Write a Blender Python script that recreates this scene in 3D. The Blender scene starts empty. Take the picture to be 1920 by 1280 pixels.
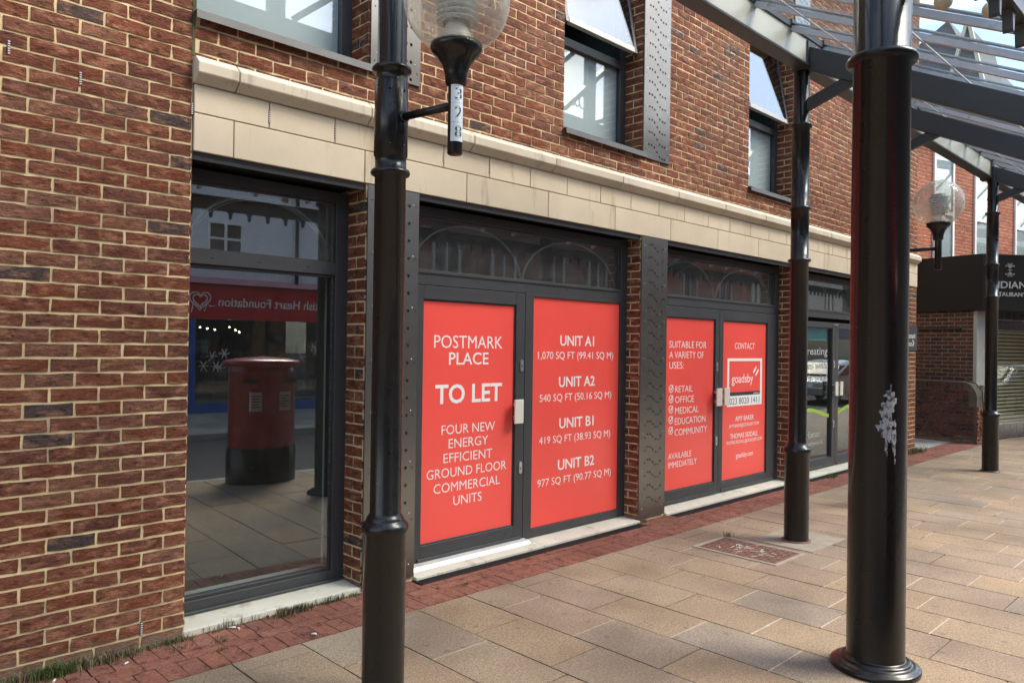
import bpy, math, random
import numpy as np
from mathutils import Matrix, Vector
from mathutils.geometry import delaunay_2d_cdt

S = bpy.context.scene
COL = S.collection
rng = np.random.default_rng(7)
random.seed(7)
rad = math.radians

# ------------------------------------------------------------------ camera, sky, sun, exposure
cam_d = bpy.data.cameras.new('camera')
cam = bpy.data.objects.new('camera', cam_d)
COL.objects.link(cam)
cam_d.sensor_width = 36.0
cam_d.lens = 1410.0 / 1920.0 * 36.0
cam_d.clip_start = 0.05
cam_d.clip_end = 600.0
yaw, pitch, roll = rad(45.78), rad(0.323), rad(0.814)
fwd = Vector((math.cos(yaw) * math.cos(pitch), math.sin(yaw) * math.cos(pitch), math.sin(pitch)))
rt = Vector((math.sin(yaw), -math.cos(yaw), 0))
up = rt.cross(fwd)
r2 = rt * math.cos(roll) + up * math.sin(roll)
u2 = -rt * math.sin(roll) + up * math.cos(roll)
M = Matrix((r2, u2, -fwd)).transposed().to_4x4()
M.translation = (0, -4.30, 1.668)
cam.matrix_world = M
S.camera = cam

SUN_AZ = rad(-48)      # angle from +x (down the street), towards -y
SUN_EL = rad(48)
world = bpy.data.worlds.new('World')
S.world = world
world.use_nodes = True
wn, wl = world.node_tree.nodes, world.node_tree.links
wn.clear()
out = wn.new('ShaderNodeOutputWorld')
bg = wn.new('ShaderNodeBackground')
bg.inputs['Strength'].default_value = 0.115
sky = wn.new('ShaderNodeTexSky')
sky.sky_type = 'NISHITA'
sky.sun_disc = False
sky.sun_elevation = SUN_EL
sky.sun_rotation = math.pi / 2 - SUN_AZ
sky.air_density = 1.0
sky.dust_density = 1.5
tc = wn.new('ShaderNodeTexCoord')
mp = wn.new('ShaderNodeMapping')
mp.inputs['Scale'].default_value = (1.0, 1.0, 2.2)
wl.new(tc.outputs['Generated'], mp.inputs['Vector'])
nz = wn.new('ShaderNodeTexNoise')
nz.inputs['Scale'].default_value = 2.6
nz.inputs['Detail'].default_value = 7
nz.inputs['Roughness'].default_value = 0.55
wl.new(mp.outputs['Vector'], nz.inputs['Vector'])
rp = wn.new('ShaderNodeValToRGB')
rp.color_ramp.elements[0].position = 0.50
rp.color_ramp.elements[1].position = 0.70
wl.new(nz.outputs['Fac'], rp.inputs['Fac'])
nz2 = wn.new('ShaderNodeTexNoise')
nz2.inputs['Scale'].default_value = 5.0
nz2.inputs['Detail'].default_value = 5
wl.new(mp.outputs['Vector'], nz2.inputs['Vector'])
cl = wn.new('ShaderNodeValToRGB')
cl.color_ramp.elements[0].position = 0.35
cl.color_ramp.elements[0].color = (3.6, 3.6, 3.8, 1)
cl.color_ramp.elements[1].position = 0.65
cl.color_ramp.elements[1].color = (9.0, 8.0, 6.2, 1)
wl.new(nz2.outputs['Fac'], cl.inputs['Fac'])
mx = wn.new('ShaderNodeMix')
mx.data_type = 'RGBA'
wl.new(rp.outputs['Color'], mx.inputs['Factor'])
wl.new(sky.outputs['Color'], mx.inputs[6])
wl.new(cl.outputs['Color'], mx.inputs[7])
wl.new(mx.outputs[2], bg.inputs['Color'])
wl.new(bg.outputs['Background'], out.inputs['Surface'])

sun_d = bpy.data.lights.new('sun', 'SUN')
sun_d.energy = 1.5
sun_d.angle = rad(28)
sun_d.color = (1.0, 0.90, 0.76)
sun = bpy.data.objects.new('sun', sun_d)
COL.objects.link(sun)
sdir = Vector((math.cos(SUN_EL) * math.cos(SUN_AZ), math.cos(SUN_EL) * math.sin(SUN_AZ), math.sin(SUN_EL)))
sun.rotation_euler = sdir.to_track_quat('Z', 'Y').to_euler()
sun.location = (20, -30, 30)

S.view_settings.view_transform = 'Standard'
S.view_settings.look = 'None'
S.view_settings.exposure = 2.0
S.view_settings.gamma = 1.0
S.render.engine = 'CYCLES'
S.cycles.max_bounces = 10
S.cycles.transparent_max_bounces = 24
S.cycles.glossy_bounces = 5
S.cycles.caustics_reflective = False
S.cycles.caustics_refractive = False

# ------------------------------------------------------------------ materials
MATS = {}

def new_mat(name):
    m = bpy.data.materials.new(name)
    m.use_nodes = True
    nt = m.node_tree
    b = nt.nodes['Principled BSDF']
    return m, nt.nodes, nt.links, b

def noise(n, l, vec, scale, detail=4, rough=0.55):
    t = n.new('ShaderNodeTexNoise')
    t.inputs['Scale'].default_value = scale
    t.inputs['Detail'].default_value = detail
    t.inputs['Roughness'].default_value = rough
    l.new(vec, t.inputs['Vector'])
    return t.outputs['Fac']

def ramp(n, l, fac, stops):
    r = n.new('ShaderNodeValToRGB')
    e = r.color_ramp.elements
    while len(e) > 1:
        e.remove(e[-1])
    e[0].position, e[0].color = stops[0][0], (*stops[0][1], 1)
    for p, c in stops[1:]:
        x = e.new(p)
        x.color = (*c, 1)
    l.new(fac, r.inputs['Fac'])
    return r.outputs['Color']

def mixc(n, l, fac, a, b, mode='MIX'):
    m = n.new('ShaderNodeMix')
    m.data_type = 'RGBA'
    m.blend_type = mode
    for s, v in ((m.inputs['Factor'], fac), (m.inputs[6], a), (m.inputs[7], b)):
        if isinstance(v, (int, float)):
            s.default_value = v
        elif isinstance(v, tuple):
            s.default_value = (*v, 1) if len(v) == 3 else v
        else:
            l.new(v, s)
    return m.outputs[2]

def g3(v):
    return (v, v, v)

def simple(name, col, rough=0.5, metal=0.0, var=0.12, scale=6.0, bump=0.0, bscale=80.0, coat=0.0, dirt_or_haze=None, spec=0.5, rvar=0.0, streak=False, island=0.0):
    """painted / coated surface with gentle unevenness"""
    if name in MATS:
        return MATS[name]
    m, n, l, b = new_mat(name)
    co = n.new('ShaderNodeTexCoord').outputs['Object']
    f = noise(n, l, co, scale, 5)
    c = ramp(n, l, f, [(0.3, tuple(x * (1 - var) for x in col)), (0.7, tuple(min(1, x * (1 + var)) for x in col))])
    if dirt_or_haze:
        co2 = co
        if streak:
            mp_ = n.new('ShaderNodeMapping')
            mp_.inputs['Scale'].default_value = (1.0, 1.0, 0.16)
            l.new(co, mp_.inputs['Vector'])
            co2 = mp_.outputs['Vector']
        f2 = noise(n, l, co2, dirt_or_haze[1], 6, 0.65)
        mask = ramp(n, l, f2, [(dirt_or_haze[2], g3(0)), (dirt_or_haze[2] + 0.12, g3(1))])
        c = mixc(n, l, mask, c, dirt_or_haze[0])
    if island:
        ge = n.new('ShaderNodeNewGeometry')
        c = mixc(n, l, 1.0, c, ramp(n, l, ge.outputs['Random Per Island'], [(0.0, g3(1 - island)), (1.0, g3(1 + island))]), 'MULTIPLY')
    l.new(c, b.inputs['Base Color'])
    b.inputs['Metallic'].default_value = metal
    b.inputs['Specular IOR Level'].default_value = spec
    b.inputs['Coat Weight'].default_value = coat
    b.inputs['Coat Roughness'].default_value = 0.08
    if rvar:
        f3 = noise(n, l, co, 22, 5)
        rr = ramp(n, l, f3, [(0.3, g3(max(0, rough - rvar))), (0.7, g3(rough + rvar))])
        l.new(rr, b.inputs['Roughness'])
    else:
        b.inputs['Roughness'].default_value = rough
    if bump:
        bp = n.new('ShaderNodeBump')
        bp.inputs['Strength'].default_value = bump
        bp.inputs['Distance'].default_value = 0.004
        l.new(noise(n, l, co, bscale, 6), bp.inputs['Height'])
        l.new(bp.outputs['Normal'], b.inputs['Normal'])
    MATS[name] = m
    return m

def brick_mat(name, stops, light, bump=0.9, splash=0.7):
    if name in MATS:
        return MATS[name]
    m, n, l, b = new_mat(name)
    co = n.new('ShaderNodeTexCoord').outputs['Object']
    geo = n.new('ShaderNodeNewGeometry')
    c = ramp(n, l, geo.outputs['Random Per Island'], stops)
    # streaky creases along the brick
    mpn = n.new('ShaderNodeMapping')
    mpn.inputs['Scale'].default_value = (1.0, 1.0, 2.6)
    l.new(co, mpn.inputs['Vector'])
    off = n.new('ShaderNodeVectorMath')
    off.operation = 'MULTIPLY_ADD'
    comb = n.new('ShaderNodeCombineXYZ')
    l.new(geo.outputs['Random Per Island'], comb.inputs['X'])
    l.new(geo.outputs['Random Per Island'], comb.inputs['Z'])
    l.new(comb.outputs['Vector'], off.inputs[0])
    off.inputs[1].default_value = (37, 11, 53)
    l.new(mpn.outputs['Vector'], off.inputs[2])
    v = off.outputs['Vector']
    f1 = noise(n, l, v, 9, 5, 0.6)
    c = mixc(n, l, ramp(n, l, f1, [(0.50, g3(0)), (0.70, g3(0.8))]), c, light)
    f2 = noise(n, l, v, 60, 6, 0.7)
    c = mixc(n, l, 1.0, c, ramp(n, l, f2, [(0.3, g3(0.55)), (0.7, g3(1.32))]), 'MULTIPLY')
    f4 = noise(n, l, v, 17, 6, 0.62)
    c = mixc(n, l, 1.0, c, ramp(n, l, f4, [(0.36, g3(0.45)), (0.44, g3(0.95)), (0.7, g3(1.15))]), 'MULTIPLY')
    f3 = noise(n, l, co, 1.0, 5)
    c = mixc(n, l, 1.0, c, ramp(n, l, f3, [(0.3, g3(0.84)), (0.7, g3(1.28))]), 'MULTIPLY')
    sx = n.new('ShaderNodeSeparateXYZ')
    l.new(co, sx.inputs['Vector'])
    zz = n.new('ShaderNodeMath')
    zz.operation = 'MULTIPLY_ADD'
    zz.inputs[1].default_value = -3.2
    l.new(sx.outputs['Z'], zz.inputs[0])
    l.new(noise(n, l, co, 5, 5, 0.6), zz.inputs[2])
    c = mixc(n, l, ramp(n, l, zz.outputs['Value'], [(0.05, g3(0)), (0.42, g3(splash))]), c, (0.24, 0.185, 0.13))
    l.new(c, b.inputs['Base Color'])
    b.inputs['Roughness'].default_value = 0.88
    b.inputs['Specular IOR Level'].default_value = 0.25
    bp = n.new('ShaderNodeBump')
    bp.inputs['Strength'].default_value = bump
    bp.inputs['Distance'].default_value = 0.011
    hsum = n.new('ShaderNodeMath')
    hsum.operation = 'ADD'
    l.new(noise(n, l, v, 26, 6, 0.65), hsum.inputs[0])
    l.new(f2, hsum.inputs[1])
    l.new(hsum.outputs['Value'], bp.inputs['Height'])
    l.new(bp.outputs['Normal'], b.inputs['Normal'])
    MATS[name] = m
    return m

def slab_mat(name, stops, speck_lo, speck_hi, stain, bump=0.5, wet=0.0):
    if name in MATS:
        return MATS[name]
    m, n, l, b = new_mat(name)
    co = n.new('ShaderNodeTexCoord').outputs['Object']
    geo = n.new('ShaderNodeNewGeometry')
    c = ramp(n, l, geo.outputs['Random Per Island'], stops)
    f1 = noise(n, l, co, 130, 3, 0.7)
    c = mixc(n, l, 1.0, c, ramp(n, l, f1, [(0.33, g3(speck_lo)), (0.5, g3(1.0)), (0.68, g3(speck_hi))]), 'MULTIPLY')
    f1b = noise(n, l, co, 52, 4, 0.75)
    c = mixc(n, l, 1.0, c, ramp(n, l, f1b, [(0.34, g3(0.72)), (0.5, g3(1.0)), (0.66, g3(1.26))]), 'MULTIPLY')
    f2 = noise(n, l, co, 1.3, 6, 0.6)
    c = mixc(n, l, 1.0, c, ramp(n, l, f2, [(0.3, g3(0.68)), (0.65, g3(1.16))]), 'MULTIPLY')
    f3 = noise(n, l, co, 7.0, 6, 0.7)
    c = mixc(n, l, ramp(n, l, f3, [(0.56, g3(0)), (0.74, g3(0.6))]), c, stain)
    # chewing gum and drip spots
    vo = n.new('ShaderNodeTexVoronoi')
    vo.voronoi_dimensions = '2D'
    vo.inputs['Scale'].default_value = 4.5
    vo.inputs['Randomness'].default_value = 1.0
    l.new(co, vo.inputs['Vector'])
    spot = ramp(n, l, vo.outputs['Distance'], [(0.06, g3(1)), (0.10, g3(0))])
    pick = ramp(n, l, vo.outputs['Color'], [(0.55, g3(0)), (0.57, g3(0.42))])
    sp = mixc(n, l, 1.0, spot, pick, 'MULTIPLY')
    c = mixc(n, l, sp, c, tuple(x * 0.45 for x in stain))
    l.new(c, b.inputs['Base Color'])
    rr = ramp(n, l, f2, [(0.3, g3(0.55)), (0.7, g3(0.8))])
    l.new(rr, b.inputs['Roughness'])
    bp = n.new('ShaderNodeBump')
    bp.inputs['Strength'].default_value = bump
    bp.inputs['Distance'].default_value = 0.003
    l.new(noise(n, l, co, 160, 4, 0.7), bp.inputs['Height'])
    l.new(bp.outputs['Normal'], b.inputs['Normal'])
    MATS[name] = m
    return m

def glass_mat(name, tint=(0.9, 0.94, 0.93), ior=1.8, rough=0.0, dirt_or_haze=0.0, graze=1.0):
    if name in MATS:
        return MATS[name]
    m = bpy.data.materials.new(name)
    m.use_nodes = True
    n, l = m.node_tree.nodes, m.node_tree.links
    n.clear()
    o = n.new('ShaderNodeOutputMaterial')
    t = n.new('ShaderNodeBsdfTransparent')
    t.inputs['Color'].default_value = (*tint, 1)
    g = n.new('ShaderNodeBsdfGlossy')
    g.inputs['Roughness'].default_value = rough
    g.inputs['Color'].default_value = (0.97, 1.0, 1.0, 1)
    lw_ = n.new('ShaderNodeLayerWeight')       # Schlick reflectance, the same from both sides of the sheet
    pw = n.new('ShaderNodeMath')
    pw.operation = 'POWER'
    pw.inputs[1].default_value = 5.0
    l.new(lw_.outputs['Facing'], pw.inputs[0])
    fr = n.new('ShaderNodeMath')
    fr.operation = 'MULTIPLY_ADD'
    f0 = ((ior - 1) / (ior + 1)) ** 2
    fr.inputs[1].default_value = (1 - f0) * graze
    fr.inputs[2].default_value = f0
    l.new(pw.outputs['Value'], fr.inputs[0])
    mxs = n.new('ShaderNodeMixShader')
    l.new(fr.outputs['Value'], mxs.inputs['Fac'])
    l.new(t.outputs['BSDF'], mxs.inputs[1])
    l.new(g.outputs['BSDF'], mxs.inputs[2])
    last = mxs.outputs['Shader']
    if dirt_or_haze:  # pale diffuse veil: dirt on the canopy, painted haze on windows and transoms
        d = n.new('ShaderNodeBsdfDiffuse')
        d.inputs['Color'].default_value = (0.75, 0.74, 0.7, 1)
        co = n.new('ShaderNodeTexCoord').outputs['Object']
        f = noise(n, l, co, 9, 6, 0.6)
        fa = ramp(n, l, f, [(0.35, g3(dirt_or_haze * 0.4)), (0.7, g3(dirt_or_haze))])
        m2 = n.new('ShaderNodeMixShader')
        l.new(fa, m2.inputs['Fac'])
        l.new(last, m2.inputs[1])
        l.new(d.outputs['BSDF'], m2.inputs[2])
        last = m2.outputs['Shader']
    l.new(last, o.inputs['Surface'])
    MATS[name] = m
    return m

def glow_mat(name, col, strength):
    if name in MATS:
        return MATS[name]
    m, n, l, b = new_mat(name)
    b.inputs['Base Color'].default_value = (*col, 1)
    b.inputs['Emission Color'].default_value = (*col, 1)
    b.inputs['Emission Strength'].default_value = strength
    MATS[name] = m
    return m

RED_STOPS = [(0.0, (0.155, 0.048, 0.025)), (0.22, (0.195, 0.060, 0.029)), (0.42, (0.125, 0.045, 0.029)),
             (0.60, (0.205, 0.070, 0.035)), (0.75, (0.145, 0.054, 0.036)), (0.88, (0.215, 0.092, 0.052)), (0.968, (0.165, 0.075, 0.05)), (0.976, (0.078, 0.052, 0.047)), (1.0, (0.062, 0.048, 0.047))]
m_brick = brick_mat('red brick', RED_STOPS, (0.42, 0.205, 0.12))
m_mortar = simple('sandy mortar', (0.68, 0.53, 0.295), 0.95, var=0.2, scale=5, bump=0.6, bscale=90, dirt_or_haze=((0.42, 0.34, 0.22), 2.3, 0.52))
m_stone = simple('buff limestone', (0.64, 0.55, 0.405), 0.85, var=0.10, scale=1.7, bump=0.2, bscale=120, dirt_or_haze=((0.42, 0.335, 0.215), 5.0, 0.585), streak=True, island=0.07)
m_cornice = simple('pale cast stone', (0.58, 0.515, 0.405), 0.85, var=0.10, scale=2.5, bump=0.15, bscale=140, dirt_or_haze=((0.36, 0.32, 0.25), 6.0, 0.58), streak=True, island=0.05)
m_stonejoint = simple('stone joint mortar', (0.27, 0.21, 0.12), 0.95)
m_frame = simple('anthracite frame', (0.046, 0.047, 0.049), 0.42, var=0.1, scale=3, bump=0.03, rvar=0.06)
m_soffit = simple('black soffit', (0.012, 0.012, 0.013), 0.5)
m_sill = simple('pale threshold stone', (0.60, 0.57, 0.47), 0.75, var=0.08, scale=4, bump=0.15, dirt_or_haze=((0.36, 0.32, 0.22), 6, 0.56))
m_alu = simple('grey metal sill', (0.17, 0.175, 0.175), 0.38, metal=0.4, var=0.06)
m_panel = simple('perforated metal', (0.235, 0.228, 0.205), 0.30, metal=0.9, var=0.10, scale=2.0)
m_panelup = m_panel
m_black = simple('gloss black paint', (0.0075, 0.007, 0.0068), 0.33, var=0.2, scale=5, coat=0.28, spec=0.3, bump=0.05, bscale=26, rvar=0.08, dirt_or_haze=((0.03, 0.028, 0.025), 14, 0.70))
m_slate = simple('slate grey steel', (0.045, 0.052, 0.056), 0.42, var=0.1, scale=2)
m_galv = simple('galvanised bar', (0.60, 0.63, 0.65), 0.42, metal=0.05, var=0.12, scale=4, dirt_or_haze=((0.25, 0.27, 0.28), 8, 0.6))
m_fascia = simple('pale gutter face', (0.60, 0.57, 0.47), 0.40, metal=0.35, var=0.10, scale=1.4)
m_glass = glass_mat('window glass', (0.82, 0.87, 0.86), 2.15, dirt_or_haze=0.010)  # trace of pale veil mixed in lifts the dark panes
m_glass_tr = glass_mat('lightened transom glass', (0.82, 0.87, 0.86), 2.2, dirt_or_haze=0.06)  # pale diffuse share put in to lighten the dark transom panes
m_glass_shop = glass_mat('restaurant glass', (0.9, 0.92, 0.9), 1.35, graze=0.25)
m_glass_sash = glass_mat('tilted sash glass', (0.66, 0.76, 0.80), 2.2)
m_glass_up = glass_mat('upper window glass', (0.92, 0.95, 0.95), 2.0)
m_glass_roof = glass_mat('canopy glass', (0.90, 0.95, 0.97), 1.25, dirt_or_haze=0.04, graze=0.25)
m_globe = glass_mat('lamp globe', (0.90, 0.87, 0.80), 1.3, dirt_or_haze=0.50, graze=0.8)
m_film = simple('frosted film', (0.60, 0.67, 0.69), 0.6, var=0.02)
m_vinyl = simple('red vinyl', (0.92, 0.100, 0.078), 0.24, var=0.04, scale=1.2, spec=0.5, bump=0.35, bscale=2.2)
m_white = simple('white lettering', (0.86, 0.84, 0.81), 0.5, var=0.02)
m_charcoal = simple('charcoal print', (0.03, 0.03, 0.035), 0.5)
m_handle = simple('cream handle plate', (0.72, 0.68, 0.58), 0.35, var=0.03)
m_chrome = simple('brushed steel', (0.62, 0.62, 0.6), 0.3, metal=0.9)
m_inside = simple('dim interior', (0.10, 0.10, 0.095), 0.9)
m_plaster = simple('white plaster', (0.72, 0.73, 0.68), 0.8, var=0.04)
m_clay = brick_mat('clay paver', [(0, (0.19, 0.074, 0.050)), (0.4, (0.22, 0.086, 0.057)), (0.75, (0.17, 0.070, 0.050)), (1, (0.235, 0.100, 0.066))], (0.22, 0.105, 0.082), bump=0.25, splash=0.0)
m_sandjoint = simple('dark joint sand', (0.060, 0.055, 0.036), 0.95, var=0.4, scale=14)
m_slab = slab_mat('buff paving slab', [(0, (0.255, 0.190, 0.122)), (0.2, (0.235, 0.176, 0.118)), (0.4, (0.265, 0.194, 0.120)), (0.6, (0.240, 0.176, 0.122)), (0.8, (0.226, 0.178, 0.128)), (0.93, (0.266, 0.200, 0.127)), (0.97, (0.232, 0.190, 0.142)), (1, (0.224, 0.187, 0.145))],
                  0.50, 1.50, (0.15, 0.118, 0.09))
m_greyslab = slab_mat('grey paving slab', [(0, (0.30, 0.30, 0.27)), (0.5, (0.34, 0.335, 0.30)), (1, (0.27, 0.275, 0.255))], 0.8, 1.2, (0.2, 0.2, 0.17))
m_concrete = simple('concrete collar', (0.27, 0.235, 0.185), 0.9, var=0.15, scale=9, bump=0.5, bscale=70)
m_asphalt = simple('asphalt', (0.055, 0.055, 0.056), 0.9, var=0.25, scale=20, bump=0.6, bscale=120)
m_kerb = simple('granite kerb', (0.33, 0.32, 0.29), 0.85, var=0.2, scale=30, bump=0.3)
m_rust = simple('rusty iron', (0.165, 0.085, 0.062), 0.75, metal=0.2, var=0.3, scale=14, bump=0.5, bscale=60, dirt_or_haze=((0.26, 0.20, 0.16), 11, 0.62))
m_drain = simple('black drain grating', (0.018, 0.016, 0.016), 0.55)

# ------------------------------------------------------------------ mesh helpers
class MB:
    def __init__(s):
        s.v, s.f, s.m, s.sm = [], [], [], []
        s.n = 0

    def add(s, verts, faces, mat=0, smooth=False):
        verts = np.asarray(verts, float).reshape(-1, 3)
        s.v.append(verts)
        o = s.n
        for f in faces:
            s.f.append(tuple(int(i) + o for i in f))
        s.m += [mat] * len(faces)
        s.sm += [smooth] * len(faces)
        s.n += len(verts)
        return s

    def box(s, x0, x1, y0, y1, z0, z1, mat=0):
        v = [(x0, y0, z0), (x1, y0, z0), (x1, y1, z0), (x0, y1, z0), (x0, y0, z1), (x1, y0, z1), (x1, y1, z1), (x0, y1, z1)]
        return s.add(v, [(0, 3, 2, 1), (4, 5, 6, 7), (0, 1, 5, 4), (1, 2, 6, 5), (2, 3, 7, 6), (3, 0, 4, 7)], mat)

    def prism(s, pts, d, mat=0):
        """polygon (list of 3D points) swept along vector d"""
        p = np.asarray(pts, float)
        k = len(p)
        v = np.vstack([p, p + np.asarray(d, float)])
        nrm = np.zeros(3)
        for i in range(k):
            nrm += np.cross(p[i] - p[0], p[(i + 1) % k] - p[0])
        a = list(range(k))
        b = list(range(k, 2 * k))
        if nrm @ np.asarray(d, float) > 0:
            fs = [a[::-1], b] + [(i, (i + 1) % k, k + (i + 1) % k, k + i) for i in range(k)]
        else:
            fs = [a, b[::-1]] + [(i, k + i, k + (i + 1) % k, (i + 1) % k) for i in range(k)]
        return s.add(v, fs, mat)

    def bar(s, a, b, w, h, upv=(0, 0, 1), mat=0):
        """rectangular bar from a to b; w sideways, h along up"""
        a, b = np.asarray(a, float), np.asarray(b, float)
        d = b - a
        d /= np.linalg.norm(d)
        sd = np.cross(d, upv)
        sd /= np.linalg.norm(sd)
        uu = np.cross(sd, d)
        c = [(-1, -1), (1, -1), (1, 1), (-1, 1)]
        return s.prism([a + sd * i * w / 2 + uu * j * h / 2 for i, j in c], b - a, mat)

    def lathe(s, prof, c=(0, 0, 0), n=32, mat=0, smooth=True, sx=1.0, sy=1.0, closed=False):
        """profile [(r, z)] about a vertical axis"""
        ang = np.linspace(0, 2 * math.pi, n, endpoint=False)
        v = []
        for r, z in prof:
            for a in ang:
                v.append((c[0] + r * sx * math.cos(a), c[1] + r * sy * math.sin(a), c[2] + z))
        k = len(prof)
        f = []
        for i in range(k - 1):
            for j in range(n):
                j2 = (j + 1) % n
                f.append((i * n + j, i * n + j2, (i + 1) * n + j2, (i + 1) * n + j))
        s.add(v, f, mat, smooth)
        if closed:
            base = s.n - k * n
            s.f += [tuple(base + j for j in range(n))[::-1], tuple(base + (k - 1) * n + j for j in range(n))]
            s.m += [mat] * 2
            s.sm += [False] * 2
        return s

    def tube(s, pts, r, n=10, mat=0, cap=True):
        p = [np.asarray(q, float) for q in pts]
        rs = r if isinstance(r, (list, tuple)) else [r] * len(p)
        v, f = [], []
        prev = None
        for i, q in enumerate(p):
            d = (p[min(i + 1, len(p) - 1)] - p[max(i - 1, 0)])
            d /= np.linalg.norm(d)
            if prev is None:
                ref = np.array([0, 0, 1.0]) if abs(d[2]) < 0.9 else np.array([1.0, 0, 0])
                a = np.cross(d, ref)
            else:
                a = prev - d * (prev @ d)
            a /= np.linalg.norm(a)
            prev = a
            b = np.cross(d, a)
            for j in range(n):
                t = 2 * math.pi * j / n
                v.append(q + rs[i] * (a * math.cos(t) + b * math.sin(t)))
        for i in range(len(p) - 1):
            for j in range(n):
                j2 = (j + 1) % n
                f.append((i * n + j, i * n + j2, (i + 1) * n + j2, (i + 1) * n + j))
        s.add(v, f, mat, True)
        if cap:
            base = s.n - len(p) * n
            s.f += [tuple(base + j for j in range(n))[::-1], tuple(base + (len(p) - 1) * n + j for j in range(n))]
            s.m += [mat] * 2
            s.sm += [False] * 2
        return s

    def build(s, name, mats, parent=None, bevel=0.0, local=False, segs=1):
        me = bpy.data.meshes.new(name)
        v = np.vstack(s.v) if s.v else np.zeros((0, 3))
        me.from_pydata(v.tolist(), [], s.f)
        if not isinstance(mats, (list, tuple)):
            mats = [mats]
        for m in mats:
            me.materials.append(m)
        me.polygons.foreach_set('material_index', s.m)
        me.polygons.foreach_set('use_smooth', s.sm)
        me.update()
        o = bpy.data.objects.new(name, me)
        COL.objects.link(o)
        if parent is not None:
            o.parent = parent
            if not local:
                o.matrix_parent_inverse = WORLD[parent].inverted()
        WORLD[o] = (WORLD[parent] if (parent is not None and local) else Matrix.Identity(4))
        if bevel:
            bm = o.modifiers.new('bevel', 'BEVEL')
            bm.width = bevel
            bm.segments = segs
            bm.limit_method = 'ANGLE'
            bm.angle_limit = rad(40)
        return o

WORLD = {}

def tag(o, label=None, cat=None, group=None, kind=None):
    if label:
        o['label'] = label
    if cat:
        o['category'] = cat
    if group:
        o['group'] = group
    if kind:
        o['kind'] = kind
    return o

def thing(name, loc, label, cat, group=None, rz=0.0):
    o = bpy.data.objects.new(name, None)
    o.empty_display_size = 0.1
    COL.objects.link(o)
    o.location = loc
    o.rotation_euler = (0, 0, rz)
    WORLD[o] = Matrix.Translation(loc) @ Matrix.Rotation(rz, 4, 'Z')
    return tag(o, label, cat, group)

def copy_tree(o, parent=None):
    c = o.copy()
    COL.objects.link(c)
    if parent is not None:
        c.parent = parent
    for ch in list(o.children):
        copy_tree(ch, c)
    WORLD[c] = WORLD.get(o, Matrix.Identity(4))
    return c

def brick_panel(mb, O, U, V, N, L, H, pu=0.225, pv=0.075, joint=0.0130, depth=0.0055, end='R', fit=False, jit=0.0015,
                nu=5, nv=3, mat=0, v0=0.0, offs=(0.0, 0.5), rough=0.0012, back=0.012):
    """bricks standing proud of a flat bed: O origin, U along courses, V up, N outwards"""
    O, U, V, N = (np.asarray(a, float) for a in (O, U, V, N))
    if fit:
        k = max(1, round(L / pu * 2)) / 2
        pu = L / k
    flip = np.dot(np.cross(U, V), N) < 0
    iu = np.linspace(0, 1, nu)
    iv = np.linspace(0, 1, nv)
    gu, gv = np.meshgrid(iu, iv)
    gu, gv = gu.ravel(), gv.ravel()
    ring = [i for i in range(nu)] + [r * nu + nu - 1 for r in range(1, nv)] + [(nv - 1) * nu + i for i in range(nu - 2, -1, -1)] + [r * nu for r in range(nv - 2, 0, -1)]
    onb = np.zeros(nu * nv, bool)
    onb[ring] = True
    fr = [(r * nu + c, r * nu + c + 1, (r + 1) * nu + c + 1, (r + 1) * nu + c) for r in range(nv - 1) for c in range(nu - 1)]
    k = len(ring)
    base = nu * nv
    sk = [(ring[i], base + i, base + (i + 1) % k, ring[(i + 1) % k]) for i in range(k)]
    faces = fr + sk
    if flip:
        faces = [f[::-1] for f in faces]
    ic0 = int(math.floor(v0 / pv))
    ic1 = int(math.ceil((v0 + H) / pv))
    for ic in range(ic0, ic1):
        a0, a1 = max(ic * pv, v0) - v0, min((ic + 1) * pv, v0 + H) - v0
        b0 = a0 + (joint / 2 if ic * pv >= v0 else 0)
        b1 = a1 - (joint / 2 if (ic + 1) * pv <= v0 + H else 0)
        if b1 - b0 < 0.015:
            continue
        o = offs[ic % len(offs)] * pu
        t = -o
        while t < L - 1e-4:
            s0, s1 = max(t, 0), min(t + pu, L)
            t += pu
            c0 = s0 + (joint / 2 if s0 > 1e-6 else 0)
            c1 = s1 - (joint / 2 if s1 < L - 1e-6 else 0)
            if c1 - c0 < 0.02:
                continue
            if end == 'R':
                c0, c1 = L - c1, L - c0
            pts_u = c0 + gu * (c1 - c0)
            pts_v = b0 + gv * (b1 - b0)
            jj = rng.normal(0, jit, (2, nu * nv)) * onb
            d = np.maximum(depth * 0.35, depth + rng.normal(0, rough, nu * nv) - 0.0018 * onb + rng.normal(0, rough * 0.8)) if depth else rng.normal(0, rough, nu * nv) * 0.6 + rng.normal(0, rough * 0.8)
            front = O + np.outer(pts_u + jj[0], U) + np.outer(pts_v + jj[1], V) + np.outer(d, N)
            bk = O + np.outer((pts_u + jj[0])[ring], U) + np.outer((pts_v + jj[1])[ring], V) - back * N
            mb.add(np.vstack([front, bk]), faces, mat)

# ---- lettering
_tcache = {}

def text_geo(s, bold=0.0):
    key = (s, bold)
    if key in _tcache:
        return _tcache[key]
    cu = bpy.data.curves.new('lettering', 'FONT')
    cu.body = s
    cu.size = 1.0
    cu.offset = bold
    cu.resolution_u = 3
    o = bpy.data.objects.new('lettering', cu)
    COL.objects.link(o)
    dg = bpy.context.evaluated_depsgraph_get()
    me = bpy.data.meshes.new_from_object(o.evaluated_get(dg))
    v = np.array([tuple(p.co) for p in me.vertices])
    f = [tuple(p.vertices) for p in me.polygons]
    bpy.data.objects.remove(o)
    bpy.data.curves.remove(cu)
    bpy.data.meshes.remove(me)
    _tcache[key] = (v, f)
    return v, f

CAP = None

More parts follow.
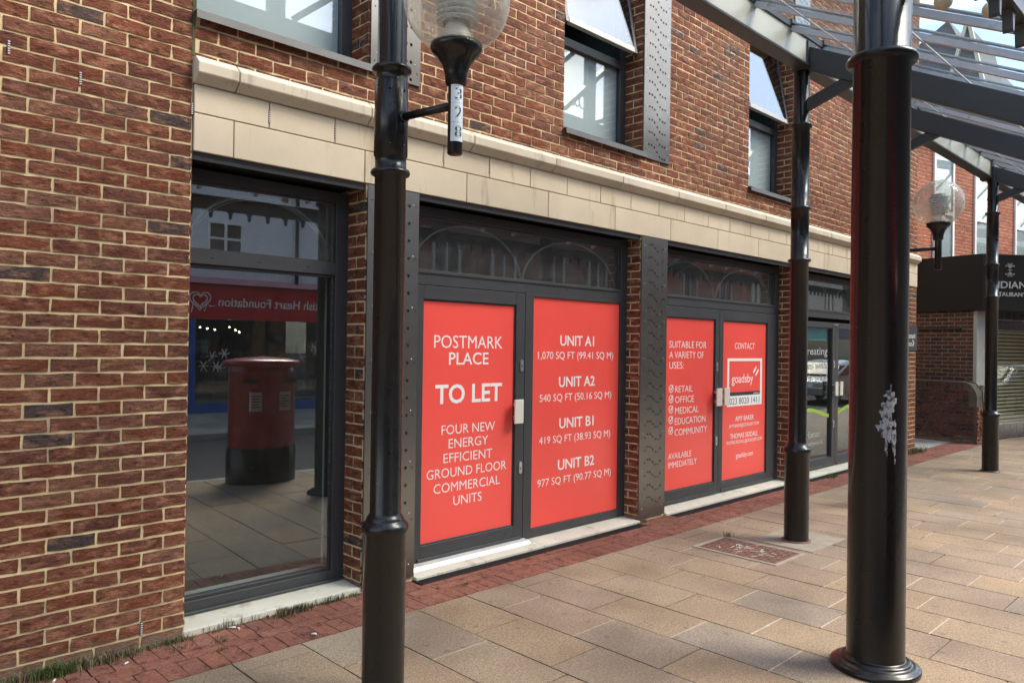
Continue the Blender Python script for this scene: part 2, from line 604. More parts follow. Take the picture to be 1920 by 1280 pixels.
def put_text(mb, s, O, U, V, N, w, cap, bold=0.0, mat=0, thick=0.0012):
    """text centred on O, total width w (None: natural), capital height cap"""
    global CAP
    if CAP is None:
        hv, _ = text_geo('H')
        CAP = hv[:, 1].max()
    O, U, V, N = (np.asarray(a, float) for a in (O, U, V, N))
    v, f = text_geo(s, bold)
    x0, x1 = v[:, 0].min(), v[:, 0].max()
    sy = cap / CAP
    sx = w / (x1 - x0) if w else sy
    px = (v[:, 0] - (x0 + x1) / 2) * sx
    py = (v[:, 1] - CAP / 2) * sy
    P = O + np.outer(px, U) + np.outer(py, V)
    flip = np.dot(np.cross(U, V), N) < 0
    ff = [q[::-1] for q in f] if flip else f
    mb.add(P + N * thick, ff, mat)
    # side skirts on boundary edges give the letters a real thickness
    ec = {}
    for q in ff:
        for i in range(len(q)):
            e = (q[i], q[(i + 1) % len(q)])
            ec[e] = True
    side = [e for e in ec if (e[1], e[0]) not in ec]
    vv, sf = [], []
    for a, b in side:
        k = len(vv)
        vv += [P[a] + N * thick, P[b] + N * thick, P[b], P[a]]
        sf.append((k + 1, k, k + 3, k + 2))
    if vv:
        mb.add(vv, sf, mat)

def stroke(mb, pts, w, N, thick=0.0012, mat=0, closed=False):
    """flat ribbon following 3D points lying in a plane with normal N"""
    p = [np.asarray(q, float) for q in pts]
    N = np.asarray(N, float)
    k = len(p)
    v, f = [], []
    for i in range(k):
        a = p[(i - 1) % k] if (closed or i > 0) else p[i]
        b = p[(i + 1) % k] if (closed or i < k - 1) else p[i]
        d = b - a
        d /= max(1e-9, np.linalg.norm(d))
        sd = np.cross(N, d)
        for q in (p[i] + sd * w / 2, p[i] - sd * w / 2):
            v += [q + N * thick, q]
    m = k if closed else k - 1
    for i in range(m):
        a, b = 4 * i, 4 * ((i + 1) % k)
        f += [(a, a + 2, b + 2, b), (a, b, b + 1, a + 1), (a + 2, a + 3, b + 3, b + 2)]
    mb.add(v, f, mat)

X, Y, Z = np.eye(3)

# ================================================================== GROUND
g = MB()
g.add([(-60, -60, -0.16), (160, -60, -0.16), (160, 90, -0.16), (-60, 90, -0.16)], [(0, 1, 2, 3)])
tag(g.build('ground', m_asphalt), kind='structure')

g = MB()   # bed
g.box(-4, 60, -4.28, 0.35, -0.15, -0.008, 0)
brick_panel(g, (-3.1, -0.50, 0), -Y, X, Z, 3.78, 33.2, pu=0.6, pv=0.4, joint=0.009, depth=0.0, end='L', jit=0.0012, nu=3, nv=2, mat=1,
            offs=(0.1, 0.43, 0.77, 0.29, 0.9), rough=0.0007, back=0.03)
for ic in range(83):
    o_ = (0.1, 0.43, 0.77, 0.29, 0.9)[ic % 5] * 0.6
    t_ = 0.6 - o_
    while t_ < 3.78:
        if rng.random() < 0.62:
            a_, b_ = sorted(rng.random(2) * 0.38)
            if b_ - a_ < 0.2:
                a_, b_ = 0.0, 0.39
            x_ = -3.1 + ic * 0.4
            g.box(x_ + 0.005 + a_, x_ + 0.005 + b_, -0.50 - t_ - 0.0042, -0.50 - t_ + 0.0042, -0.006, -0.0012, 2)  # pale strips in a random share of the joints along the facade
        t_ += 0.6
tag(g.build('pavement', [m_sandjoint, m_slab, simple('pale joint strip', (0.42, 0.37, 0.28), 0.95, var=0.3, scale=30)]), kind='structure')

g = MB()   # red clay border: soldier row, stretcher row, soldier row
brick_panel(g, (-3, -0.50, 0.002), X, Y, Z, 33, 0.2, pu=0.107, pv=0.2, joint=0.006, depth=0.0, end='L', jit=0.0012, nu=2, nv=3, mat=0, offs=(0.0,), rough=0.0009, back=0.03)
brick_panel(g, (-3, -0.30, 0.002), X, Y, Z, 33, 0.1, pu=0.21, pv=0.1, joint=0.006, depth=0.0, end='L', jit=0.0012, nu=3, nv=2, mat=0, offs=(0.3,), rough=0.0009, back=0.03)
brick_panel(g, (-3, -0.20, 0.002), X, Y, Z, 6.2, 0.2, pu=0.107, pv=0.2, joint=0.006, depth=0.0, end='L', jit=0.0012, nu=2, nv=3, mat=0, offs=(0.4,), rough=0.0009, back=0.03)
brick_panel(g, (3.2, -0.20, 0.002), X, Y, Z, 26.8, 0.062, pu=0.21, pv=0.062, joint=0.006, depth=0.0, end='L', jit=0.001, nu=3, nv=2, mat=0, offs=(0.1,), rough=0.0009, back=0.03)
for a, b in ((5.86, 6.36), (9.0, 9.42), (12.2, 30.0)):
    brick_panel(g, (a, -0.135, 0.002), X, Y, Z, b - a, 0.135, pu=0.107, pv=0.2, joint=0.006, depth=0.0, end='L', jit=0.001, nu=2, nv=2, mat=0, offs=(0.1,), rough=0.0009, back=0.03)
tag(g.build('brick_paving', m_clay), kind='structure')

g = MB()   # grey paving of the alley
brick_panel(g, (13.62, 0.0, 0.001), X, Y, Z, 2.6, 14.0, pu=0.6, pv=0.6, joint=0.008, depth=0.0, nu=2, nv=2, mat=0, offs=(0, 0.5), rough=0.0006, back=0.03)
g.box(13.6, 16.3, 0.0, 14.0, -0.1, -0.008, 1)
tag(g.build('alley_paving', [m_greyslab, m_sandjoint]), kind='structure')

g = MB()
g.box(-40, 90, -9.0, -4.40, -0.15, -0.115)
tag(g.build('road', m_asphalt), kind='structure')
g = MB()
for x in np.arange(-20, 60, 0.9):
    g.box(x + 0.004, x + 0.896, -4.40, -4.28, -0.15, 0.0)
    g.box(x + 0.004, x + 0.896, -9.12, -9.0, -0.15, 0.0)
tag(g.build('kerb', m_kerb, bevel=0.008), kind='structure')
g = MB()
g.box(-40, 90, -13.0, -9.12, -0.15, -0.01, 1)
brick_panel(g, (-4, -9.12, 0), X, -Y, Z, 34, 3.88, pu=0.6, pv=0.45, joint=0.008, depth=0.0, nu=2, nv=2, mat=0, rough=0.0006, back=0.03)
tag(g.build('far_pavement', [m_greyslab, m_sandjoint]), kind='structure')

# ================================================================== MAIN BUILDING
bld = thing('brick_building', (1.645, 0, 0), 'red brick building with stone band, dark metal panels and glazed shopfronts along the pavement', 'building')
BAYS = [(1.645, 2.80, 0.21), (3.235, 5.874, 0.147), (6.33, 9.01, 0.147), (9.45, 12.15, 0.147)]
PIERS = [(2.80, 3.235), (5.874, 6.33), (9.01, 9.45), (12.15, 13.60)]
ZL, ZC0, ZC1 = 2.738, 3.12, 3.275
UPW = [(1.65, 2.80), (4.755, 5.88), (7.92, 9.02), (11.05, 12.15)]
UZ0, UZ1 = 3.53, 5.46
TOP = 7.7

w = MB()
XL = -2.2
# mortar bed (front face at y = 0.0; bricks stand 5 mm proud)
def bed(x0, x1, z0, z1):
    w.box(x0, x1, 0.0, 0.30, z0, z1, 1)
bed(XL, 1.645, -0.1, TOP)
for a, b in PIERS:
    bed(a, b, -0.1, ZL)
bed(1.645, 13.60, ZC0 + 0.02, UZ0)
edges = [1.645] + [e for u in UPW for e in u] + [13.60]
for i in range(0, len(edges), 2):
    if edges[i + 1] - edges[i] > 0.02:
        bed(edges[i], edges[i + 1], UZ0, UZ1)
bed(1.645, 13.60, UZ1, TOP)
w.box(13.30, 13.60, 0.30, 9.0, -0.1, TOP, 1)
mu = -Y
def face(x0, x1, z0, z1, end='R', fit=False):
    brick_panel(w, (x0, 0, z0), X, Z, mu, x1 - x0, z1 - z0, end=end, fit=fit, v0=z0)
face(XL, 1.640, 0.0, TOP)
face(1.652, 13.60, ZC1 + 0.0, UZ0)
for i in range(2, len(edges), 2):
    face(edges[i], edges[i + 1], UZ0, UZ1, fit=True)
face(1.652, 13.60, UZ1, TOP)
face(12.15, 13.60, 0.0, ZL)
# brick reveals on the right-hand side of each opening (face towards -x) and the end wall
for (a, b), (c, d, yf) in zip(PIERS, BAYS):
    brick_panel(w, (a, 0.0, 0), Y, Z, -X, yf + 0.03, ZL, pu=0.215, end='L', v0=0, offs=(0.0, 0.52))
    brick_panel(w, (b, 0.0, 0), Y, Z, X, 0.2, ZL, pu=0.215, end='L', v0=0, offs=(0.0, 0.52))
for a, b in UPW:
    brick_panel(w, (b, 0.0, UZ0), Y, Z, -X, 0.23, UZ1 - UZ0, pu=0.215, end='L', v0=UZ0, offs=(0.0, 0.52))
    brick_panel(w, (a, 0.0, UZ0), Y, Z, X, 0.23, UZ1 - UZ0, pu=0.215, end='L', v0=UZ0, offs=(0.52, 0.0))
brick_panel(w, (1.645, 0.0, 0), Y, Z, X, 0.24, ZL, pu=0.215, end='L', v0=0, offs=(0.52, 0.0))
brick_panel(w, (13.60, 0.0, 0), Y, Z, X, 4.0, 3.4, end='L', v0=0)
w.build('wall', [m_brick, m_mortar], bld)
r = MB()
r.box(XL, 13.7, -0.06, 9.0, TOP, TOP + 0.08)
r.build('roof_coping', m_cornice, bld, bevel=0.006)

# stone band: two ashlar courses and a moulded cornice
s = MB()
s.box(1.655, 13.60, 0.0, 0.30, ZL, ZC0, 1)
def stones(x0, step, first, z0, z1, y):
    xs = [1.650] + [first + step * k for k in range(40) if first + step * k < 13.5] + [13.605]
    for a, b in zip(xs[:-1], xs[1:]):
        s.box(a + 0.003, b - 0.003, y, 0.05, z0 + 0.003, z1 - 0.003, 0)
stones(1.65, 0.897, 1.883, ZL, 2.957, -0.012)
stones(1.65, 0.451, 2.100, 2.957, ZC0, -0.012)
s.build('stone_band', [m_stone, m_stonejoint], bld, bevel=0.003)
c = MB()
xs = [1.645] + [1.886 + 0.905 * k for k in range(40) if 1.886 + 0.905 * k < 13.4] + [13.61]
for a, b in zip(xs[:-1], xs[1:]):
    pr = [(a + 0.003, 0.06, ZC0 + 0.002), (a + 0.003, -0.02, ZC0 + 0.002), (a + 0.003, -0.075, ZC0 + 0.05), (a + 0.003, -0.075, ZC1 - 0.045), (a + 0.003, -0.03, ZC1 - 0.004), (a + 0.003, 0.06, ZC1)]
    c.prism(pr, (b - a - 0.006, 0, 0), 0)
c.box(1.65, 13.59, -0.015, 0.05, ZC0 + 0.004, ZC1 - 0.012, 1)
c.build('cornice', [m_cornice, m_stonejoint], bld, bevel=0.004)

# moss-stained movement joint above the band
j = MB()
j.box(1.638, 1.654, -0.006, 0.02, ZC1, 5.2)
j.build('movement_joint', simple('mossy joint', (0.075, 0.075, 0.035), 0.95, var=0.5, scale=7, dirt_or_haze=((0.035, 0.06, 0.015), 5, 0.5)), bld)
# weep vents in the perpends
m_vent = simple('pale vent plastic', (0.55, 0.55, 0.52), 0.6)
for x, z in ((0.77, 3.07), (1.08, 3.0), (1.643, 2.975), (2.10, 3.03), (2.552, 3.03), (3.450, 3.03), (3.906, 3.03), (1.42, 0.115)):
    y = -0.014 if x > 1.65 else -0.006
    vv = MB()
    vv.box(x - 0.006, x + 0.006, y, 0.0, z - 0.036, z + 0.036, 0)
    for k in range(6):
        vv.box(x - 0.005, x + 0.005, y - 0.002, y, z - 0.032 + k * 0.0115, z - 0.026 + k * 0.0115, 1)
    vv.build('weep_vent', [m_charcoal, m_vent], bld)

# dark lintel soffits and interiors
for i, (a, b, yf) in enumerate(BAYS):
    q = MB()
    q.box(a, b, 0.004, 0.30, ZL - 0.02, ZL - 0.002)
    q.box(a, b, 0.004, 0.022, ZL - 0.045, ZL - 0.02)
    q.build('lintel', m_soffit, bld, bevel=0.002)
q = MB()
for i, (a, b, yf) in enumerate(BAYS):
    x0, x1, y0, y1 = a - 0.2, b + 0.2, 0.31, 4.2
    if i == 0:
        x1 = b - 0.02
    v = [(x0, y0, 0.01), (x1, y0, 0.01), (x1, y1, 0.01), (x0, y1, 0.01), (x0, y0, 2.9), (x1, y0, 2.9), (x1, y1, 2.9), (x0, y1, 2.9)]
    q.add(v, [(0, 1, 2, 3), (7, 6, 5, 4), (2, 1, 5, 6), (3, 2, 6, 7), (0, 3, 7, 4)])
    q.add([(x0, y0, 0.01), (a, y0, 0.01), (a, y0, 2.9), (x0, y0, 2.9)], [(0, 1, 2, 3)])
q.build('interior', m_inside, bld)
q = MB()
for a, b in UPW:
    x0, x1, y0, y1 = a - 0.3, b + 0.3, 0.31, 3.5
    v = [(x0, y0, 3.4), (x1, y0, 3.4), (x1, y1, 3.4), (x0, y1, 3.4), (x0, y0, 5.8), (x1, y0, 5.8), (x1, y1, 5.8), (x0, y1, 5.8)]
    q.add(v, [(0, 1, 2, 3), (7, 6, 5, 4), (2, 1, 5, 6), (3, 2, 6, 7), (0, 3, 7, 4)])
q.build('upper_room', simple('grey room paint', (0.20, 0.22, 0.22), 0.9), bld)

def pane(name, x0, x1, y, z0, z1, mat, parent, rz=0.0):
    m = MB()
    c, s_ = math.cos(rz), math.sin(rz)
    xc = (x0 + x1) / 2
    pts = []
    for dx, dy in ((x0 - xc, 0), (x1 - xc, 0), (x1 - xc, 0.006), (x0 - xc, 0.006)):
        pts.append((xc + dx * c - dy * s_, y + dx * s_ + dy * c, z0))
    m.prism(pts, (0, 0, z1 - z0))
    return m.build(name, mat, parent)

def arc(mb, x0, x1, zb, zt, y, r, n=20):
    xc, rx = (x0 + x1) / 2, (x1 - x0) / 2
    pts = [(xc - rx * math.cos(t), y, zb + (zt - zb) * math.sin(t)) for t in np.linspace(0, math.pi, n)]
    mb.tube(pts, r, 6)

m_arch = simple('arched glazing bar', (0.30, 0.305, 0.285), 0.35, metal=0.3)

def slots(mb, xs, y, z):
    for x in xs:
        mb.box(x - 0.014, x + 0.014, y - 0.0015, y + 0.002, z - 0.0045, z + 0.0045, 1)

# --- bay 1: big fixed shop window
a, b, yf = BAYS[0]
f = MB()
f.box(a, a + 0.06, yf, yf + 0.09, 0.05, ZL - 0.045)
f.box(2.705, b, yf, yf + 0.09, 0.05, ZL - 0.045)
f.box(a + 0.06, 2.705, yf, yf + 0.09, 2.625, ZL - 0.045)
f.box(a + 0.06, 2.705, yf + 0.002, yf + 0.088, 2.130, 2.213)
f.box(a + 0.06, 2.705, yf, yf + 0.09, 0.05, 0.128)
for z0, z1 in ((0.128, 0.148), (2.110, 2.130), (2.213, 2.225), (2.613, 2.625)):     # glazing beads
    f.box(a + 0.06, 2.705, yf + 0.022, yf + 0.075, z0, z1)
for z0, z1 in ((0.148, 2.110), (2.225, 2.613)):
    f.box(2.683, 2.705, yf + 0.022, yf + 0.075, z0, z1)
    f.box(a + 0.06, a + 0.075, yf + 0.022, yf + 0.075, z0, z1)
f.box(a, b, yf - 0.022, yf + 0.0, 0.055, 0.07)
slots(f, (1.86, 2.16, 2.50), yf + 0.002, 2.172)
fo = f.build('shop_window', [m_frame, m_soffit], bld, bevel=0.003)
ALPHA = rad(-2.2)
pane('glass', a + 0.07, 2.695, yf + 0.040, 0.14, 2.12, m_glass, fo, rz=ALPHA)
pane('transom_glass', a + 0.07, 2.695, yf + 0.040, 2.22, 2.62, m_glass_tr, fo, rz=ALPHA)
g = MB()
arc(g, a + 0.075, 2.69, 2.20, 2.595, yf + 0.068, 0.011, 28)
arc(g, a + 0.095, 2.67, 2.20, 2.575, yf + 0.068, 0.0045, 28)
g.build('arch_bar', m_arch, fo)
g = MB()
g.box(2.735, 2.775, 0.305, 0.40, 0.06, 2.62)
g.build('plaster_reveal', m_plaster, fo)
g = MB()
g.box(a, 2.735, 0.305, 0.42, 0.03, 0.125)
g.build('plaster_reveal', m_plaster, fo)
g = MB()
g.prism([(a, -0.004, 0.0), (a, yf + 0.02, 0.0), (a, yf + 0.02, 0.052), (a, -0.004, 0.040)], (b - a + 0.01, 0, 0))
g.build('sill', m_sill, bld, bevel=0.006, segs=2)

def lock(mb, x, y, z):
    mb.prism([(x + 0.017 * math.cos(t), y, z + (0.034 if math.sin(t) > 0 else -0.034) + 0.017 * math.sin(t)) for t in np.linspace(0, 2 * math.pi, 17)[:-1]], (0, -0.008, 0), 0)
    mb.box(x - 0.004, x + 0.004, y - 0.0095, y - 0.008, z - 0.014, z + 0.006, 1)

def pull(parent, x0, x1, yb, z0=1.03, z1=1.226):
    h = MB()
    h.box(x0, x1, yb - 0.062, yb - 0.046, z0, z1, 0)
    xm = (x0 + x1) / 2
    h.box(xm - 0.015, xm + 0.015, yb - 0.046, yb, z0 + 0.03, z0 + 0.06, 1)
    h.box(xm - 0.015, xm + 0.015, yb - 0.046, yb, z1 - 0.06, z1 - 0.03, 1)
    return h.build('handle', [m_handle, m_chrome], parent, bevel=0.003)

# --- door bays
def leaf(parent, x0, x1, y, z0, z1, st_l, st_r, top, bot, name='door'):
    d = MB()
    d.box(x0, x0 + st_l, y, y + 0.06, z0, z1)
    d.box(x1 - st_r, x1, y, y + 0.06, z0, z1)
    d.box(x0 + st_l, x1 - st_r, y, y + 0.06, z1 - top, z1)
    d.box(x0 + st_l, x1 - st_r, y, y + 0.06, z0, z0 + bot)
    gl = (x0 + st_l, x1 - st_r, z0 + bot, z1 - top)
    for (p, q, r_, t_) in ((gl[0], gl[0] + 0.012, gl[2], gl[3]), (gl[1] - 0.012, gl[1], gl[2], gl[3]), (gl[0] + .012, gl[1] - .012, gl[2], gl[2] + 0.012), (gl[0] + .012, gl[1] - .012, gl[3] - 0.012, gl[3])):
        d.box(p, q, y + 0.012, y + 0.055, r_, t_)
    d.box(x0 + 0.05, x1 - 0.03, y - 0.014, y, z0 + 0.012, z0 + 0.04)       # weather bar
    slots(d, (x0 + 0.22, x1 - 0.20), y, z0 + 0.085)
    return d.build(name, [m_frame, m_soffit], parent, bevel=0.003), gl

def shopfront(i, mull, door_r):
    a, b, yf = BAYS[i]
    f = MB()
    f.box(a, a + 0.088, yf, yf + 0.09, 0.05, ZL - 0.045)
    f.box(b - 0.10, b, yf, yf + 0.09, 0.05, ZL - 0.045)
    f.box(a + 0.088, b - 0.10, yf, yf + 0.09, 2.625, ZL - 0.045)
    f.box(a + 0.088, b - 0.10, yf + 0.002, yf + 0.088, 2.112, 2.215)
    f.box(a + 0.088, b - 0.10, yf - 0.006, yf + 0.002, 2.196, 2.215)
    for z0, z1 in ((2.215, 2.228), (2.612, 2.625)):
        f.box(a + 0.088, b - 0.10, yf + 0.022, yf + 0.075, z0, z1)
    f.box(b - 0.118, b - 0.10, yf + 0.022, yf + 0.075, 2.228, 2.612)
    slots(f, [a + 0.2 + k * 0.52 for k in range(5)], yf + 0.002, 2.165)
    fo = f.build('shopfront', [m_frame, m_soffit], bld, bevel=0.003)
    pane('transom_glass', a + 0.088, b - 0.10, yf + 0.042, 2.22, 2.62, m_glass_tr, fo)
    g = MB()
    for p, q in ((a + 0.10, mull - 0.012), (mull + 0.012, b - 0.12)):
        arc(g, p, q, 2.205, 2.60, yf + 0.066, 0.0095)
    g.build('arch_bar', m_arch, fo)
    return fo

# bay 2
a, b, yf = BAYS[1]
f2 = shopfront(1, 4.49, False)
d2, gl2 = leaf(f2, a + 0.092, 4.474, yf - 0.004, 0.045, 2.106, 0.080, 0.102, 0.10, 0.132)
g = MB()
g.lathe([(0.024, 0.05), (0.024, 2.10)], (a + 0.060, yf - 0.004, 0), 14)
g.build('hinge_post', m_frame, d2)
m = MB()
m.box(4.482, 4.582, yf, yf + 0.09, 0.05, 2.112)
m.box(4.582, b - 0.10, yf + 0.001, yf + 0.089, 2.086, 2.112)
m.box(4.582, b - 0.10, yf + 0.001, yf + 0.089, 0.05, 0.118)
slots(m, (4.8, 5.5), yf + 0.001, 0.085)
m.build('fixed_light', [m_frame, m_soffit], f2, bevel=0.003)
pull(d2, 4.312, 4.412, yf - 0.004)
for z_ in (1.504, 0.654):
    g = MB()
    lock(g, 4.437, yf - 0.004, z_)
    g.build('lock', [m_chrome, m_charcoal], d2)

# bay 3: a pair of doors
a, b, yf = BAYS[2]
f3 = shopfront(2, 7.585, True)
dl, gll = leaf(f3, a + 0.092, 7.583, yf - 0.004, 0.045, 2.106, 0.09, 0.078, 0.112, 0.13)
dr, glr = leaf(f3, 7.589, b - 0.104, yf - 0.004, 0.045, 2.106, 0.085, 0.19, 0.116, 0.112)
pull(dl, 7.45, 7.56, yf - 0.004)
pull(dr, 7.612, 7.722, yf - 0.004)
for z_ in (1.463, 0.635):
    g = MB()
    lock(g, 7.535, yf - 0.004, z_)
    g.build('lock', [m_chrome, m_charcoal], dl)

# bay 4: let unit with clear glass doors
a, b, yf = BAYS[3]
f4 = shopfront(3, 10.73, True)
el, g4l = leaf(f4, a + 0.092, 10.727, yf - 0.004, 0.045, 2.055, 0.09, 0.10, 0.075, 0.12)
er, g4r = leaf(f4, 10.733, b - 0.104, yf - 0.004, 0.045, 2.055, 0.10, 0.10, 0.075, 0.12)
pane('glass', g4l[0], g4l[1], yf + 0.03, g4l[2], g4l[3], m_glass, el)
pane('glass', g4r[0], g4r[1], yf + 0.03, g4r[2], g4r[3], m_glass, er)
pull(el, 10.60, 10.70, yf - 0.004)
pull(er, 10.76, 10.86, yf - 0.004)
for z_ in (1.47, 0.63):
    g = MB()
    lock(g, 10.68, yf - 0.004, z_)
    g.build('lock', [m_chrome, m_charcoal], el)
g = MB()
g.box(10.66, 10.80, yf - 0.012, yf - 0.004, 2.02, 2.04, 0)
g.build('door_contact', m_chrome, el)
m_teal = simple('teal vinyl', (0.03, 0.30, 0.31), 0.4)
m_lime = simple('lime vinyl', (0.33, 0.52, 0.05), 0.4)
m_wtrans = simple('white vinyl', (0.5, 0.52, 0.48), 0.6)
for door, gl, words in ((el, g4l, True), (er, g4r, False)):
    t = MB()
    yg = yf + 0.036
    if words:
        t.box(gl[0], gl[1] - 0.10, yg + 0.003, yg + 0.005, 1.80, 1.978, 1)
        for s_, z_, wd in (('Creating', 1.655, 0.80), ('homes with', 1.46, 0.98), ('care in mind', 1.285, 0.98)):
            put_text(t, s_, (gl[1] - 0.10 - wd / 2, yf + 0.028, z_), X, Z, -Y, wd, 0.10, mat=0)
        put_text(t, 'Homes', (10.10, yf + 0.028, 0.52), X, Z, -Y, 0.42, 0.08, mat=0)
        put_text(t, 'network', (10.16, yf + 0.028, 0.40), X, Z, -Y, 0.5, 0.06, mat=0)
    pts = [(x_, yf + 0.028, 0.80 + 0.055 * math.cos((x_ - 9.95) * 4.2 + (0 if words else 0.3))) for x_ in np.linspace(gl[0] + 0.02, gl[1] - 0.02, 24)]
    stroke(t, pts, 0.05, -Y, mat=2)
    t.build('window_lettering', [m_wtrans, m_teal, m_lime], door)

# thresholds in front of the doors
for (a, b, yf), y0 in zip(BAYS[1:], (-0.045, -0.03, -0.03)):
    g = MB()
    g.prism([(a, y0, 0.0), (a, yf + 0.06, 0.0), (a, yf + 0.06, 0.040), (a, y0, 0.022)], (b - a, 0, 0))
    n_ = 4
    g2 = MB()
    for k in range(n_):
        x0 = a + (b - a) * k / n_
        x1 = a + (b - a) * (k + 1) / n_
        g2.prism([(x0 + 0.002, y0, 0.0), (x0 + 0.002, yf + 0.06, 0.0), (x0 + 0.002, yf + 0.06, 0.042), (x0 + 0.002, y0, 0.024)], (x1 - x0 - 0.004, 0, 0))
    g2.build('threshold', m_sill, bld, bevel=0.003)
g = MB()
g.prism([(3.26, 0.10, 0.030), (3.26, 0.05, 0.030), (3.26, 0.075, 0.055), (3.26, 0.14, 0.062)], (1.23, 0, 0))
g.build('door_ramp', simple('white aluminium', (0.68, 0.68, 0.64), 0.4, metal=0.3), bld, bevel=0.002)

# --- upper windows
def upper(i):
    a, b = UPW[i]
    y = 0.20
    f = MB()
    f.box(a, a + 0.09, y, y + 0.08, UZ0, UZ1)
    f.box(b - 0.085, b, y, y + 0.08, UZ0, UZ1)
    f.box(a + 0.09, b - 0.085, y, y + 0.08, UZ1 - 0.09, UZ1)
    f.box(a + 0.09, b - 0.085, y, y + 0.08, UZ0 + 0.02, UZ0 + 0.10)
    f.box(a + 0.09, b - 0.085, y - 0.006, y + 0.08, 4.355, 4.43)
    fo = f.build('window', m_frame, bld, bevel=0.003)
    pane('glass', a + 0.09, b - 0.085, y + 0.03, UZ0 + 0.10, 4.355, m_glass_up, fo)
    q = MB()
    q.box(a + 0.09, b - 0.085, y + 0.05, y + 0.056, UZ0 + 0.10, 4.355)
    q.build('frosted_film', m_film, fo)
    # top hung sash pushed out at the bottom
    hz, hy, bz, by = 5.37, 0.205, 4.465, 0.045
    d = np.array([0, by - hy, bz - hz])
    L = np.linalg.norm(d)
    d /= L
    nrm = np.array([0, d[2], -d[1]])        # outward: -y and up
    if nrm[1] > 0:
        nrm = -nrm
    o = np.array([0, hy, hz])
    s_ = MB()
    def slab(x0, x1, t0, t1, n0, n1, mat=0):
        pts = [np.array([x0, 0, 0]) + o + d * t0 + nrm * n0, np.array([x0, 0, 0]) + o + d * t1 + nrm * n0, np.array([x0, 0, 0]) + o + d * t1 + nrm * n1, np.array([x0, 0, 0]) + o + d * t0 + nrm * n1]
        s_.prism(pts, (x1 - x0, 0, 0), mat)
    xa, xb = a + 0.05, b - 0.045
    slab(xa, xa + 0.045, 0, L, -0.02, 0.02)
    slab(xb - 0.045, xb, 0, L, -0.02, 0.02)
    slab(xa + 0.045, xb - 0.045, 0, 0.06, -0.02, 0.02)
    slab(xa + 0.045, xb - 0.045, L - 0.058, L, -0.02, 0.022, 1)
    so = s_.build('open_sash', [m_frame, simple('pale sash rail', (0.30, 0.30, 0.285), 0.4)], fo, bevel=0.003)
    s_ = MB()
    slab(xa + 0.02, xb - 0.02, 0.03, L - 0.05, 0.012, 0.018)
    s_.build('sash_glass', m_glass_sash, so)
    s_ = MB()
    s_.tube([(b - 0.35, 0.06, 4.50), (b - 0.28, 0.20, 4.44)], 0.006, 6)
    s_.build('window_stay', m_frame, so)
    g = MB()
    g.prism([(a - 0.005, -0.045, UZ0 - 0.012), (a - 0.005, y + 0.02, UZ0 + 0.006), (a - 0.005, y + 0.02, UZ0 + 0.014), (a - 0.005, -0.045, UZ0 - 0.002)], (b - a + 0.03, 0, 0))
    g.prism([(a - 0.005, -0.047, UZ0 - 0.050), (a - 0.005, -0.041, UZ0 - 0.050), (a - 0.005, -0.041, UZ0 - 0.003), (a - 0.005, -0.047, UZ0 - 0.003)], (b - a + 0.03, 0, 0))
    g.build('window_sill', m_alu, fo, bevel=0.001)
for i in range(4):
    upper(i)

